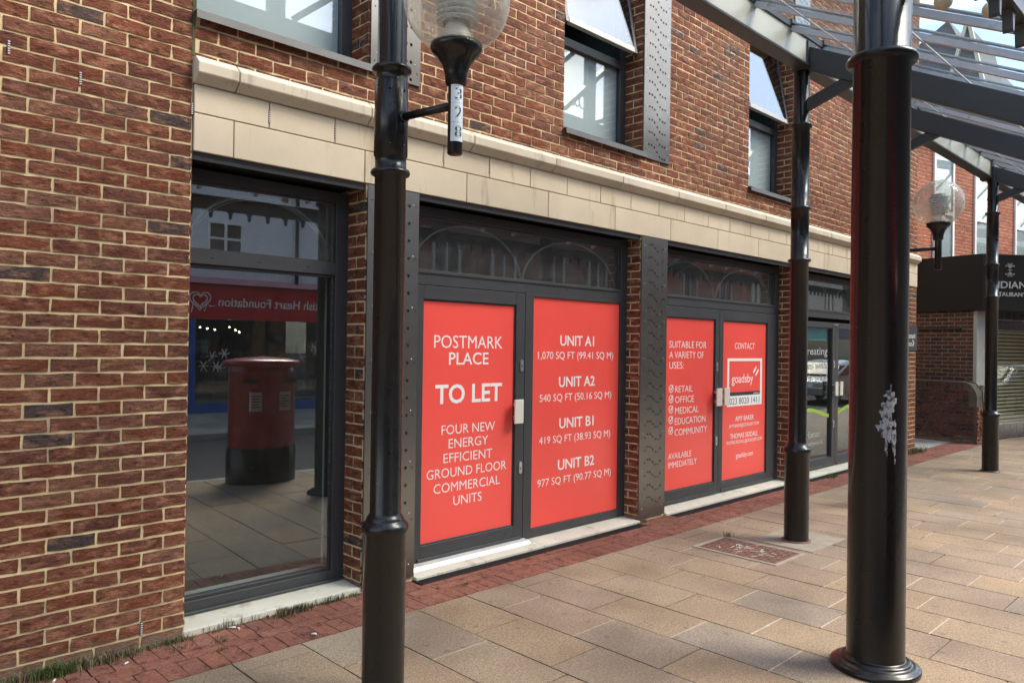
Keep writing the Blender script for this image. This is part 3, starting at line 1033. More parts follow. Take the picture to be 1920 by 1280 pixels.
# --- perforated metal panels
def perf_panel(x0, x1, z0, z1, wave, row_dz, parent, up=False):
    W, Hh = x1 - x0, z1 - z0
    holes = []
    nr = int((Hh - 0.16) / row_dz)
    for r_ in range(nr + 1):
        zc = Hh - 0.10 - r_ * row_dz
        if zc < 0.06:
            break
        for t in np.linspace(0, 1, 7):
            xx = W * (0.20 + 0.60 * t)
            if wave == 'drop':
                k = np.clip((t - 0.18) / 0.64, 0, 1)
                zz = zc + 0.052 * math.cos(k * math.pi)
            else:
                zz = zc + 0.033 * math.sin(2 * math.pi * (t * 1.0))
            holes.append((xx, zz, 0.0118))
        if r_ % 3 == 0:
            holes += [(W * 0.07, zc, 0.006), (W * 0.93, zc, 0.006)]
    vs = [Vector((0, 0)), Vector((W, 0)), Vector((W, Hh)), Vector((0, Hh))]
    es, fs = [(0, 1), (1, 2), (2, 3), (3, 0)], [[0, 1, 2, 3]]
    for (hx, hz, hr) in holes:
        k = len(vs)
        n_ = 10
        for q in range(n_):
            t = 2 * math.pi * q / n_
            vs.append(Vector((hx + hr * math.cos(t), hz + hr * math.sin(t))))
        es += [(k + q, k + (q + 1) % n_) for q in range(n_)]
    ov, oe, of, _, _, _ = delaunay_2d_cdt(vs, es, fs, 2, 1e-6)
    # keep triangles that are not inside a hole
    hc = np.array([(h[0], h[1]) for h in holes])
    hr = np.array([h[2] for h in holes])
    keep = []
    for f_ in of:
        cx = sum(ov[i].x for i in f_) / len(f_)
        cz = sum(ov[i].y for i in f_) / len(f_)
        if (np.hypot(hc[:, 0] - cx, hc[:, 1] - cz) < hr * 0.93).any():
            continue
        keep.append(f_)
    mb = MB()
    yo = -0.018
    P = np.array([(x0 + p.x, yo, z0 + p.y) for p in ov])
    mb.add(P, keep)
    mb.add(P + np.array([0, 0.0025, 0]), [f_[::-1] for f_ in keep])
    # folded edges
    mb.box(x0, x0 + 0.003, yo + 0.0026, -0.008, z0, z1)
    mb.box(x1 - 0.003, x1, yo + 0.0026, -0.008, z0, z1)
    mb.box(x0 + 0.003, x1 - 0.003, yo + 0.0026, -0.008, z0, z0 + 0.003)
    # hole walls
    for (hx, hz, hr_) in holes:
        n_ = 10
        v_, f_ = [], []
        for q in range(n_):
            t = 2 * math.pi * q / n_
            v_ += [(x0 + hx + hr_ * math.cos(t), yo, z0 + hz + hr_ * math.sin(t)), (x0 + hx + hr_ * math.cos(t), yo + 0.0025, z0 + hz + hr_ * math.sin(t))]
        for q in range(n_):
            f_.append((2 * q, 2 * ((q + 1) % n_), 2 * ((q + 1) % n_) + 1, 2 * q + 1))
        mb.add(v_, f_)
    po = mb.build('cladding_panel', m_panel, parent)
    # fixing screws
    for k in range(int(Hh / 0.36) + 1):
        z = z1 - 0.09 - 0.36 * k
        if z < z0 + 0.03:
            break
        for x in (x0 + W * 0.115, x1 - W * 0.115):
            sc = MB()
            sc.lathe([(0.0055, 0), (0.004, 0.003), (0, 0.0042)], (0, 0, 0), 8)
            vv_ = sc.v[-1]
            sc.v[-1] = np.stack([x + vv_[:, 0], yo - vv_[:, 2], z + vv_[:, 1]], 1)
            sc.build('screw', m_chrome, po)
for i, (a, b) in enumerate(PIERS[:3]):
    perf_panel(a + 0.006, b - 0.022 if i else b - 0.004, 0.03, ZL - 0.004, 'wave', 0.122, bld)
    perf_panel(a + 0.010, b - 0.012, 3.49, 6.6, 'drop', 0.122, bld, True)

# ---- red vinyl posters (flat sheets on the door glass)
POST = [
  ('A','POSTMARK',3.525,4.232,1.692,0.0960), ('A','PLACE',3.672,4.081,1.563,0.0919), ('A','TO LET',3.542,4.234,1.291,0.1379), ('A','FOUR NEW',3.609,4.162,1.019,0.0710),
  ('A','ENERGY',3.681,4.088,0.911,0.0711), ('A','EFFICIENT',3.632,4.137,0.802,0.0710), ('A','GROUND FLOOR',3.472,4.295,0.691,0.0709), ('A','COMMERCIAL',3.540,4.225,0.578,0.0709),
  ('A','UNITS',3.735,4.028,0.468,0.0710),
  ('B','UNIT A1',4.937,5.403,1.720,0.0867), ('B','1,070 SQ FT (99.41 SQ M)',4.656,5.687,1.589,0.0625), ('B','UNIT A2',4.926,5.419,1.355,0.0867), ('B','540 SQ FT (50.16 SQ M)',4.683,5.667,1.219,0.0625),
  ('B','UNIT B1',4.938,5.411,0.989,0.0867), ('B','419 SQ FT (38.93 SQ M)',4.684,5.659,0.854,0.0625), ('B','UNIT B2',4.927,5.427,0.623,0.0867), ('B','977 SQ FT (90.77 SQ M)',4.671,5.676,0.489,0.0625),
  ('C','SUITABLE FOR',6.624,7.344,1.706,0.0714), ('C','A VARIETY OF',6.627,7.291,1.597,0.0713), ('C','USES:',6.629,6.898,1.487,0.0701), ('C','RETAIL',6.743,7.080,1.236,0.0682),
  ('C','OFFICE',6.745,7.104,1.125,0.0682), ('C','MEDICAL',6.748,7.202,1.009,0.0685), ('C','EDUCATION',6.745,7.341,0.897,0.0689), ('C','COMMUNITY',6.743,7.375,0.781,0.0690),
  ('C','AVAILABLE',6.631,7.065,0.538,0.0621), ('C','IMMEDIATELY',6.633,7.173,0.446,0.0624),
  ('D','CONTACT',7.962,8.430,1.704,0.0695), ('D','AMY BAKER',7.995,8.425,0.854,0.0569), ('D','AMY.BAKER@GOADSBY.COM',7.852,8.554,0.774,0.0379), ('D','THOMAS SIDDALL',7.879,8.536,0.654,0.0568),
  ('D','THOMAS.SIDDALL@GOADSBY.COM',7.785,8.639,0.583,0.0379), ('D','goadsby.com',8.018,8.419,0.424,0.0569)]
BOLD = {'POSTMARK': -0.002, 'PLACE': 0.006, 'TO LET': 0.020, 'UNIT A1': 0.014, 'UNIT A2': 0.014, 'UNIT B1': 0.014, 'UNIT B2': 0.014, 'AMY BAKER': -0.001, 'THOMAS SIDDALL': -0.001, 'goadsby.com': -0.001}
SHEETS = {'A': (3.407, 4.370, 0.178, 2.004, 'red poster reading TO LET filling the single door'),
          'B': (4.584, 5.772, 0.121, 2.084, 'wide red poster listing four units and their areas'),
          'C': (6.512, 7.505, 0.178, 1.992, 'red poster with a ticked list of suitable uses'),
          'D': (7.674, 8.716, 0.160, 1.988, 'red poster headed CONTACT with a white framed phone number')}
YP = 0.162
for key, (x0, x1, z0, z1, lab) in SHEETS.items():
    sh = MB()
    sh.box(x0, x1, YP, YP + 0.004, z0, z1)
    po = tag(sh.build('poster', m_vinyl), lab, 'poster', 'red letting posters on the doors')
    t = MB()
    for k, s_, l_, r_, zc, cap in POST:
        if k == key:
            put_text(t, s_, ((l_ + r_) / 2, YP, zc), X, Z, -Y, r_ - l_, cap * 1.0, BOLD.get(s_, -0.006), mat=0, thick=0.0008)
    if key == 'C':
        for z in (1.243, 1.135, 1.027, 0.918, 0.807):
            cx = 6.668
            stroke(t, [(cx + 0.037 * math.cos(q), YP, z + 0.037 * math.sin(q)) for q in np.linspace(0, 2 * math.pi, 25)[:-1]], 0.009, -Y, 0.0008, closed=True)
            stroke(t, [(cx - 0.020, YP, z + 0.006), (cx - 0.004, YP, z - 0.016), (cx + 0.034, YP, z + 0.036)], 0.013, -Y, 0.0009)
    t.build('lettering', m_white, po)
    if key == 'D':
        b_ = MB()
        bx0, bx1, bz0, bz1 = 7.80, 8.618, 1.0, 1.558
        for (p, q, r_, s2) in ((bx0, bx1, 1.525, bz1), (bx0, bx0 + 0.04, 1.122, 1.525), (bx1 - 0.045, bx1, 1.122, 1.525), (bx0, bx1, bz0, 1.122)):
            b_.box(p, q, YP - 0.0012, YP, r_, s2, 0)
        b_.box(bx0 + 0.04, bx1 - 0.045, YP - 0.0012, YP, 1.122, 1.164, 1)
        put_text(b_, '023 8020 1411', (8.206, YP - 0.0012, 1.060), X, Z, -Y, 0.70, 0.074, -0.004, mat=1, thick=0.0006)
        put_text(b_, 'goadsby', (8.150, YP, 1.322), X, Z, -Y, 0.50, 0.100, 0.002, mat=0, thick=0.001)
        put_text(b_, 'goadsby.com', (8.485, YP - 0.0012, 1.143), X, Z, -Y, 0.145, 0.018, 0.006, mat=0, thick=0.0006)
        for dx, dz in ((0, 0), (0.055, -0.035)):
            stroke(b_, [(8.405 + dx, YP, 1.385 + dz), (8.475 + dx, YP, 1.455 + dz)], 0.026, -Y, 0.001)
        b_.build('logo_board', [m_white, m_charcoal], po)

# ---- small direction plate on the end pier
sg = thing('wall_sign', (13.3, -0.006, 1.68), 'small black direction plate fixed to the brick pier at the alley corner', 'sign')
g = MB()
g.box(12.75, 13.605, -0.020, -0.006, 1.68, 2.10)
g.build('plate', m_charcoal, sg, bevel=0.002)
g = MB()
put_text(g, 'Postmark', (13.29, -0.020, 1.925), X, Z, -Y, 0.46, 0.085, 0.0)
put_text(g, 'Place', (13.22, -0.020, 1.80), X, Z, -Y, 0.25, 0.085, 0.0)
for dx in (0.0,):
    stroke(g, [(13.385, -0.020, 1.855), (13.44, -0.020, 1.805), (13.385, -0.020, 1.755)], 0.03, -Y)
g.build('lettering', m_white, sg)

# ---- drain gratings
for (x0, x1, y0, lab) in ((3.22, 5.86, -0.132, 'long black drain grating below the TO LET door'), (6.36, 8.98, -0.122, 'long black drain grating below the pair of red doors'), (9.46, 12.1, -0.122, 'long black drain grating below the clear glass doors')):
    dg_ = MB()
    dg_.box(x0, x1, y0, y0 + 0.006, -0.03, 0.006)
    dg_.box(x0, x1, y0 + 0.078, y0 + 0.084, -0.03, 0.006)
    dg_.box(x0, x1, y0 + 0.006, y0 + 0.078, -0.03, -0.016)
    for y in (0.022, 0.041, 0.06):
        dg_.box(x0, x1, y0 + y - 0.002, y0 + y + 0.002, -0.016, 0.003)
    k = x0
    while k < x1:
        dg_.box(k, k + 0.006, y0 + 0.006, y0 + 0.078, -0.016, 0.0045)
        k += 0.022
    tag(dg_.build('drain_grating', m_drain), lab, 'drain', 'drain gratings along the shopfronts')

# ================================================================== POSTS, LAMPS, COLUMN
def pole_profile(zt):
    return [(0.100, 0.0), (0.100, 0.775), (0.108, 0.785), (0.112, 0.80), (0.108, 0.822), (0.094, 0.832), (0.088, 0.842), (0.088, 0.850), (0.080, 0.858), (0.0735, 0.872), (0.0735, 2.462), (0.090, 2.468), (0.094, 2.478),
            (0.090, 2.490), (0.074, 2.494), (0.074, 2.555), (0.0795, 2.558), (0.0795, 2.905), (0.0745, 2.908), (0.0745, 2.948), (0.091, 2.955), (0.095, 2.966), (0.091, 2.978), (0.069, 2.984), (0.069, zt)]

def plain_profile(zt):
    return [(0.103, 0.0), (0.103, 0.765), (0.113, 0.775), (0.117, 0.79), (0.112, 0.815), (0.092, 0.83), (0.078, 0.86), (0.0765, 0.872), (0.0765, 2.43), (0.094, 2.438), (0.097, 2.448), (0.094, 2.458), (0.0755, 2.464),
            (0.0755, 2.885), (0.088, 2.89), (0.088, 2.915), (0.0745, 2.92), (0.0745, 3.605), (0.092, 3.612), (0.096, 3.625), (0.092, 3.638), (0.068, 3.645), (0.068, zt)]

def lamp_post(x, y, label, arm):
    t = thing('lamp_post', (x, y, 0), label, 'lamp post', 'lamp posts along the canopy gutter')
    p = MB()
    p.lathe(pole_profile(4.16), (x, y, 0), 40)
    p.build('pole', m_black, t)
    for a in (rad(-75), rad(-20), rad(-130), rad(20)):
        for z in (2.60, 2.86):
            bo = MB()
            bo.lathe([(0.007, 0), (0.006, 0.003), (0, 0.004)], (0, 0, 0), 8)
            vv_ = bo.v[-1]
            dx, dy = math.cos(a), math.sin(a)
            bo.v[-1] = np.stack([x + dx * (0.079 + vv_[:, 2]) - dy * vv_[:, 0], y + dy * (0.079 + vv_[:, 2]) + dx * vv_[:, 0], z + vv_[:, 1]], 1)
            bo.build('bolt', m_black, t)
    tx, ty = x + arm[0], y + arm[1]
    a_ = MB()
    a_.tube([(x + arm[0] * 0.14, y + arm[1] * 0.14, 2.735), (tx, ty, 2.735)], 0.019, 14)
    a_.tube([(x + arm[0] * 0.17, y + arm[1] * 0.17, 2.735), (x + arm[0] * 0.24, y + arm[1] * 0.24, 2.735)], 0.026, 14)
    a_.build('arm', m_black, t)
    l_ = MB()
    l_.lathe([(0.0, 2.515), (0.030, 2.515), (0.034, 2.52), (0.034, 2.82)], (tx, ty, 0), 24)
    l_.lathe([(0.034, 2.82), (0.046, 2.825), (0.050, 2.87), (0.062, 2.91), (0.085, 2.945), (0.108, 2.966), (0.116, 2.985), (0.114, 3.004), (0.10, 3.008), (0.0, 3.008)], (tx, ty, 0), 32)
    lo = l_.build('lamp_bracket', m_black, t)
    g_ = MB()
    R_ = 0.238
    zc = 3.205
    prof = []
    th0 = math.asin(0.10 / R_)
    for th in np.linspace(math.pi - th0, 0.0, 26):
        prof.append((R_ * math.sin(th), zc + R_ * math.cos(th)))
    g_.lathe(prof, (tx, ty, 0), 48)
    g_.build('globe', m_globe, t)
    e_ = MB()
    e_.lathe([(0.078, 3.01), (0.074, 3.03), (0.056, 3.072), (0.050, 3.085), (0.050, 3.10)], (tx, ty, 0), 32)
    for k in range(7):
        z = 3.105 + 0.026 * k
        e_.lathe([(0.060, z - 0.004), (0.090, z - 0.001), (0.0925, z + 0.002), (0.090, z + 0.005), (0.060, z + 0.004)], (tx, ty, 0), 40)
    e_.lathe([(0.058, 3.09), (0.060, 3.295), (0.0, 3.30)], (tx, ty, 0), 32, mat=1)
    e_.lathe([(0.0865, 3.098), (0.0865, 3.27)], (tx, ty, 0), 40, mat=2)
    e_.build('louvre', [simple('white louvre', (0.66, 0.69, 0.70), 0.35), simple('grey lamp core', (0.20, 0.20, 0.20), 0.4), glass_mat('ribbed lens', (0.86, 0.86, 0.84), 1.5, 0.08, dirt_or_haze=0.10, graze=0.5)], t)
    return t, (tx, ty)

lp, (tx, ty) = lamp_post(2.068, -1.33, 'black lamp post in the foreground with numbered bracket 328 and globe lamp', (0.075, -0.385))
# number label wrapped round the bracket tube, facing the camera side
view = math.atan2(-4.30 - ty, 0 - tx)
lb = MB()
rr = 0.0352
A0 = view + 0.30
half = 0.92
n_ = 12
vs_, fs_ = [], []
for k in range(n_ + 1):
    a = A0 - half + 2 * half * k / n_
    for z in (2.567, 2.818):
        vs_.append((tx + rr * math.cos(a), ty + rr * math.sin(a), z))
for k in range(n_):
    fs_.append((2 * k, 2 * k + 2, 2 * k + 3, 2 * k + 1))
lb.add(vs_, fs_, 0, True)
hv, _ = text_geo('H')
for ch, z in (('3', 2.777), ('2', 2.695), ('8', 2.610)):
    tmp = MB()
    put_text(tmp, ch, (0, 0, 0), X, Z, -Y, 0.032, 0.052, 0.004, mat=0, thick=0.0006)
    for v_ in range(len(tmp.v)):
        q = tmp.v[v_]
        ang = A0 + 0.12 + q[:, 0] / rr
        rad_ = rr + 0.0002 - q[:, 1]
        tmp.v[v_] = np.stack([tx + rad_ * np.cos(ang), ty + rad_ * np.sin(ang), z + q[:, 2]], 1)
    lb.add(np.vstack(tmp.v), tmp.f, 1)
for z in (2.652, 2.737):
    lb.tube([(tx + (rr + 0.0003) * math.cos(a), ty + (rr + 0.0003) * math.sin(a), z) for a in np.linspace(A0 - half, A0 + half, 10)], 0.0006, 4, mat=2)
lb.build('number_label', [simple('white label', (0.66, 0.70, 0.72), 0.45), m_charcoal, simple('label seam', (0.35, 0.36, 0.36), 0.6)], lp)

lamp_post(8.55, -1.36, 'black lamp post half hidden behind the thick column, globe lamp near the restaurant', (0.03, -0.43))

def plain_post(x, y, label):
    t = thing('canopy_post', (x, y, 0), label, 'post', 'plain canopy posts')
    p = MB()
    p.lathe(plain_profile(4.16), (x, y, 0), 40)
    p.build('pole', m_black, t)
    b_ = MB()
    b_.lathe([(0.125, 0.0), (0.123, 0.012), (0.104, 0.014)], (x, y, 0.002), 32)
    b_.build('base_collar', m_rust if x < 7 else m_slate, t)
    return t
pp = plain_post(6.39, -1.33, 'black post standing by the rusty manhole cover')
plain_post(12.22, -1.42, 'black post farthest along the pavement, in front of the restaurant')

cf = MB()   # worn paint and concrete collar round the near plain post
cf.box(6.12, 6.78, -1.60, -1.05, -0.02, 0.0042)
tag(cf.build('concrete_patch', m_concrete), kind='structure')

colm = thing('iron_column', (4.17, -2.80, 0), 'thick glossy black iron column with moulded base and white paint smear', 'column')
cx, cy = 4.17, -2.80
p = MB()
p.lathe([(0.214, 0.0), (0.219, 0.005), (0.219, 0.022), (0.212, 0.028), (0.200, 0.032), (0.194, 0.038), (0.184, 0.042), (0.172, 0.044), (0.170, 0.051), (0.166, 0.056), (0.160, 0.059), (0.152, 0.061), (0.143, 0.063), (0.1415, 0.067)], (cx, cy, 0), 64)
p.build('base', m_black, colm)
p = MB()
p.lathe([(0.1415, 0.067), (0.1405, 3.176), (0.166, 3.184), (0.176, 3.198), (0.176, 3.210), (0.166, 3.224), (0.141, 3.234), (0.1395, 5.05)], (cx, cy, 0), 64)
p.build('shaft', m_black, colm)
# paint splat: irregular patch curved on the shaft
view = math.atan2(-4.30 - cy, -cx)
sp = MB()
rs = 0.1420
for blob in range(42):
    f_ = blob / 41
    if blob < 26:
        zc = 1.44 - 0.20 * f_ * 1.6 + rng.normal(0, 0.02)
        ac = 0.44 - 0.10 * f_ * 1.6 + rng.normal(0, 0.10)
        ra, rz_ = abs(rng.normal(0.009, 0.005)) + 0.004, abs(rng.normal(0.016, 0.009)) + 0.006
    else:
        side = (0.28, 0.52, 0.60)[blob % 3]
        zc = 1.25 - 0.15 * rng.random()
        ac = side + rng.normal(0, 0.02)
        ra, rz_ = 0.003 + 0.003 * rng.random(), 0.012 + 0.022 * rng.random()
    a = view + ac
    n_ = 11
    ring = []
    for q in range(n_):
        t = 2 * math.pi * q / n_
        k = 1 + rng.normal(0, 0.28)
        ring.append((ac + view + ra / rs * math.cos(t) * k, zc + rz_ * math.sin(t) * k))
    vs_ = [(cx + (rs + 0.0012) * math.cos(a), cy + (rs + 0.0012) * math.sin(a), zc)] + [(cx + rs * math.cos(q), cy + rs * math.sin(q), z) for q, z in ring]
    sp.add(vs_, [(0, 1 + q, 1 + (q + 1) % n_) for q in range(n_)], 0, True)
sp.build('paint_smear', simple('dried white paint', (0.27, 0.27, 0.265), 0.7, var=0.3, scale=60, dirt_or_haze=((0.03, 0.03, 0.03), 38, 0.47)), colm)

# ================================================================== CANOPY
can = thing('glass_canopy', (6.4, -1.34, 4.2), 'sloping glazed canopy with slate steel beams over the pavement', 'canopy')
SL = 0.50
def gz(y):
    return 4.42 + SL * (y + 1.34)
YO = -3.45
CX0, CX1 = -1.5, 34.0
g = MB()
g.box(CX0, CX1, -1.405, -1.39, 4.15, 4.372, 0)
g.box(CX0, CX1, -1.39, -1.29, 4.13, 4.15, 1)
g.box(CX0, CX1, -1.43, -1.29, 4.112, 4.13, 1)
g.box(CX0, CX1, -1.30, -1.29, 4.15, 4.40, 1)
g.build('gutter', [m_fascia, m_slate], can, bevel=0.002)
g = MB()
g.box(CX0, CX1, -1.42, -1.405, 4.355, 4.40, 0)
g.build('gutter_lip', m_slate, can)
bars = [5.41 + 0.62 * k for k in range(-11, 46)]
for x in bars:
    g = MB()
    o = np.array([x, 0, 0])
    for (w_, t0, t1, mt) in ((0.045, -0.055, -0.008, 0), (0.060, 0.008, 0.018, 0)):
        pts = [(x - w_ / 2, -1.36, gz(-1.36) + t0), (x + w_ / 2, -1.36, gz(-1.36) + t0), (x + w_ / 2, -1.36, gz(-1.36) + t1), (x - w_ / 2, -1.36, gz(-1.36) + t1)]
        g.prism(pts, (0, YO + 1.36, (YO + 1.36) * SL), mt)
    g.box(x - 0.04, x + 0.04, -1.43, -1.36, 4.37, 4.42, 1)
    g.build('glazing_bar', [m_galv, m_slate], can)
g = MB()
for x0, x1 in zip(bars[:-1], bars[1:]):
    pts = [(x0 + 0.012, -1.37, gz(-1.37) - 0.004), (x1 - 0.012, -1.37, gz(-1.37) - 0.004), (x1 - 0.012, -1.37, gz(-1.37) + 0.004), (x0 + 0.012, -1.37, gz(-1.37) + 0.004)]
    g.prism(pts, (0, YO + 1.37, (YO + 1.37) * SL))
g.build('glazing', m_glass_roof, can)
for y in (-1.82, -2.62):
    g = MB()
    g.tube([(CX0, y, gz(y) - 0.07), (CX1, y, gz(y) - 0.07)], 0.006, 8)
    g.build('tie_rod', m_galv, can)
for x in (2.068, 6.39, 8.55, 12.22, 16.4, 20.6):
    g = MB()
    y0 = -1.40
    pts = [(x - 0.045, y0, gz(y0) - 0.30), (x + 0.045, y0, gz(y0) - 0.30), (x + 0.045, y0, gz(y0) - 0.09), (x - 0.045, y0, gz(y0) - 0.09)]
    g.prism(pts, (0, YO - y0, (YO - y0) * SL))
    g.box(x - 0.075, x + 0.075, -1.42, -1.27, 4.10, 4.34)
    g.build('beam', m_slate, can, bevel=0.004)
    g = MB()
    g.bar((x, -1.36, 3.79), (x, -1.86, 3.96), 0.05, 0.10)
    g.build('brace', m_slate, can, bevel=0.004)
# outer valance board with tapered pendants
g = MB()
g.box(CX0, CX1, YO - 0.05, YO, 3.13, 3.235)
g.box(CX0, CX1, YO - 0.07, YO + 0.02, 3.235, 3.26)
g.box(CX0, CX1, YO - 0.065, YO + 0.015, 3.11, 3.13)
x = CX0 + 0.1
while x < CX1:
    g.prism([(x - 0.045, YO - 0.045, 3.11), (x - 0.020, YO - 0.045, 3.092), (x - 0.012, YO - 0.045, 3.03), (x, YO - 0.045, 3.02), (x + 0.012, YO - 0.045, 3.03), (x + 0.020, YO - 0.045, 3.092), (x + 0.045, YO - 0.045, 3.11)], (0, 0.04, 0))
    x += 0.213
g.build('valance', m_slate, can, bevel=0.003)

# festoon bulbs below the canopy
for (x, y, z, lab) in ((3.80, -3.20, 3.275, 'cream festoon bulb hanging next to the thick column'), (4.38, -3.25, 3.405, 'cream festoon bulb hanging beside the canopy valance')):
    t = thing('festoon_bulb', (x, y, z), lab, 'light bulb', 'festoon bulbs below the canopy')
    b_ = MB()
    b_.lathe([(0.0, -0.041), (0.018, -0.037), (0.033, -0.024), (0.041, -0.004), (0.039, 0.014), (0.029, 0.030), (0.016, 0.040)], (x, y, z), 24)
    b_.build('bulb', simple('cream bulb', (0.62, 0.56, 0.40), 0.4), t)
    b_ = MB()
    b_.lathe([(0.017, 0.038), (0.017, 0.075), (0.008, 0.08), (0.004, 0.082)], (x, y, z), 12)
    b_.tube([(x, y, z + 0.08), (x, y, gz(y) - 0.08)], 0.0035, 6)
    b_.build('bulb_holder', m_charcoal, t)

# lattice girder carried above the canopy on the thick columns
lg = thing('lattice_girder', (4.28, -2.85, 5.0), 'slate steel lattice girder with ring ornaments above the canopy', 'girder')
g = MB()
g.box(2.2, 26, -2.92, -2.78, 4.95, 5.17)
g.build('chord', m_slate, lg)
g = MB()
g.box(2.2, 26, -2.92, -2.78, 6.75, 6.95)
g.build('chord', m_slate, lg)
for k in range(13):
    x = 9.03 + 1.75 * (k - 3)
    g = MB()
    g.box(x - 0.09, x + 0.09, -2.90, -2.80, 5.17, 6.75)
    g.build('upright', m_slate, lg)
    for dx in (-0.64, 0.24):
        g = MB()
        g.bar((x + dx, -2.85, 5.24), (x + dx + 1.75, -2.85, 6.72), 0.07, 0.16, upv=(0, 1, 0))
        g.build('diagonal', m_slate, lg)
    for q, (dx, r_) in enumerate(((-0.17, 0.075), (-0.29, 0.052), (-0.38, 0.04), (-0.45, 0.03))):
        pts = [(x + dx + r_ * math.cos(t), -2.85, 5.45 - 0.02 * q + r_ * 1.3 * math.sin(t)) for t in np.linspace(0, 2 * math.pi, 17)]
        g = MB()
        g.tube(pts, 0.011, 6, cap=False)
        g.build('ring_ornament', m_slate, lg)

# ================================================================== MANHOLE, WEEDS, LITTER
mh = thing('manhole_cover', (5.79, -1.2, 0), 'rusty rectangular manhole cover set in the slabs beside the post', 'manhole cover')
x0, x1, y0, y1 = 5.56, 6.00, -1.545, -0.86
g = MB()
for a, b, c_, d_ in ((x0 - 0.035, x1 + 0.035, y0 - 0.035, y0), (x0 - 0.035, x1 + 0.035, y1, y1 + 0.035), (x0 - 0.035, x0, y0, y1), (x1, x1 + 0.035, y0, y1)):
    g.box(a, b, c_, d_, -0.03, 0.0062)
g.build('surround', m_concrete, mh, bevel=0.003)
g = MB()
g.box(x0 + 0.006, x1 - 0.006, y0 + 0.006, y1 - 0.006, -0.03, 0.004)
for i in range(9):
    for k in range(14):
        px, py = x0 + 0.035 + i * 0.0465, y0 + 0.035 + k * 0.0475
        if 2 < i < 6 and 5 < k < 9:
            continue
        if (i + k) % 2:
            g.box(px - 0.016, px + 0.016, py - 0.005, py + 0.005, 0.004, 0.0075)
        else:
            g.box(px - 0.005, px + 0.005, py - 0.016, py + 0.016, 0.004, 0.0075)
g.build('cover', m_rust, mh)
g = MB()
for k in range(26):
    px, py = 5.78 + rng.normal(0, 0.07), -1.20 + rng.normal(0, 0.11)
    a = rng.random() * 3.1
    g.bar((px - 0.03 * math.cos(a), py - 0.03 * math.sin(a), 0.0085), (px + 0.03 * math.cos(a), py + 0.03 * math.sin(a), 0.0085), 0.008, 0.002)
g.build('paint_flecks', simple('worn white paint', (0.5, 0.46, 0.41), 0.8), mh)

def blades(mb, x, y, z, n, h, spread, mats, lean=0.5):
    for _ in range(n):
        bx, by = x + rng.normal(0, spread[0]), y + rng.normal(0, spread[1])
        hh = h * (0.5 + rng.random() * 0.7)
        a = rng.random() * 2 * math.pi
        l_ = lean * hh * (0.3 + rng.random())
        dx, dy = math.cos(a) * l_, math.sin(a) * l_ - 0.15 * hh
        wx, wy = -math.sin(a) * 0.0022, math.cos(a) * 0.0022
        v = [(bx - wx, by - wy, z), (bx + wx, by + wy, z), (bx + dx * 0.4 + wx * 0.8, by + dy * 0.4 + wy * 0.8, z + hh * 0.65), (bx + dx * 0.4 - wx * 0.8, by + dy * 0.4 - wy * 0.8, z + hh * 0.65), (bx + dx, by + dy, z + hh * 0.9)]
        mb.add(v, [(0, 1, 2, 3), (3, 2, 4)], mats[int(rng.integers(len(mats)))])
gr = MB()
for gx in np.arange(-0.6, 1.62, 0.03):
    if rng.random() < 0.5:
        continue
    blades(gr, gx, -0.012, 0.0, 22, 0.022, (0.02, 0.010), (2, 3, 3, 0), lean=1.2)
for gx in np.arange(1.66, 2.8, 0.05):
    if rng.random() < 0.6:
        continue
    blades(gr, gx, -0.012, 0.0, 8, 0.014, (0.03, 0.006), (3, 3, 0, 2), lean=1.5)
for args in ((0.99, -0.07, 260, 0.085, (0.05, 0.022), (0, 0, 1)), (0.82, -0.05, 160, 0.06, (0.10, 0.02), (0, 2)), (1.22, -0.05, 260, 0.06, (0.075, 0.028), (2, 2, 3)), (1.43, -0.025, 170, 0.03, (0.10, 0.014), (0, 1, 2)),
             (1.60, -0.035, 130, 0.035, (0.04, 0.016), (0, 3)), (1.57, -0.15, 60, 0.03, (0.03, 0.02), (2, 3)), (1.86, -0.025, 45, 0.06, (0.06, 0.010), (0, 1, 2)), (2.0, -0.02, 14, 0.05, (0.05, 0.01), (1, 2)),
             (2.13, -0.03, 22, 0.035, (0.06, 0.01), (2, 0)), (2.29, -0.035, 380, 0.05, (0.065, 0.02), (2, 2, 3, 3)), (2.43, -0.02, 50, 0.035, (0.05, 0.012), (0, 2)), (2.58, -0.03, 55, 0.06, (0.055, 0.010), (0, 1)),
             (2.74, -0.02, 80, 0.03, (0.03, 0.012), (1, 2)), (1.78, -0.17, 60, 0.025, (0.03, 0.02), (2, 3)), (1.73, -0.30, 50, 0.012, (0.03, 0.02), (0, 3)), (5.90, -0.03, 130, 0.03, (0.07, 0.02), (0, 2)),
             (3.45, -0.33, 40, 0.02, (0.02, 0.015), (0,)), (6.06, -0.86, 40, 0.055, (0.02, 0.02), (0, 2)), (9.9, -0.17, 110, 0.06, (0.08, 0.03), (0, 1)), (13.4, -0.05, 420, 0.10, (0.22, 0.06), (0, 2, 3)), (9.05, -0.05, 100, 0.04, (0.08, 0.03), (0, 2))):
    blades(gr, args[0], args[1], 0.0, args[2], args[3], args[4], args[5])
tag(gr.build('weeds', [simple('grass green', (0.070, 0.100, 0.022), 0.7, var=0.4, scale=30), simple('fresh green', (0.095, 0.135, 0.03), 0.7), simple('dry straw', (0.23, 0.185, 0.095), 0.8, var=0.3, scale=40), simple('withered brown', (0.105, 0.085, 0.05), 0.8)]), kind='stuff')

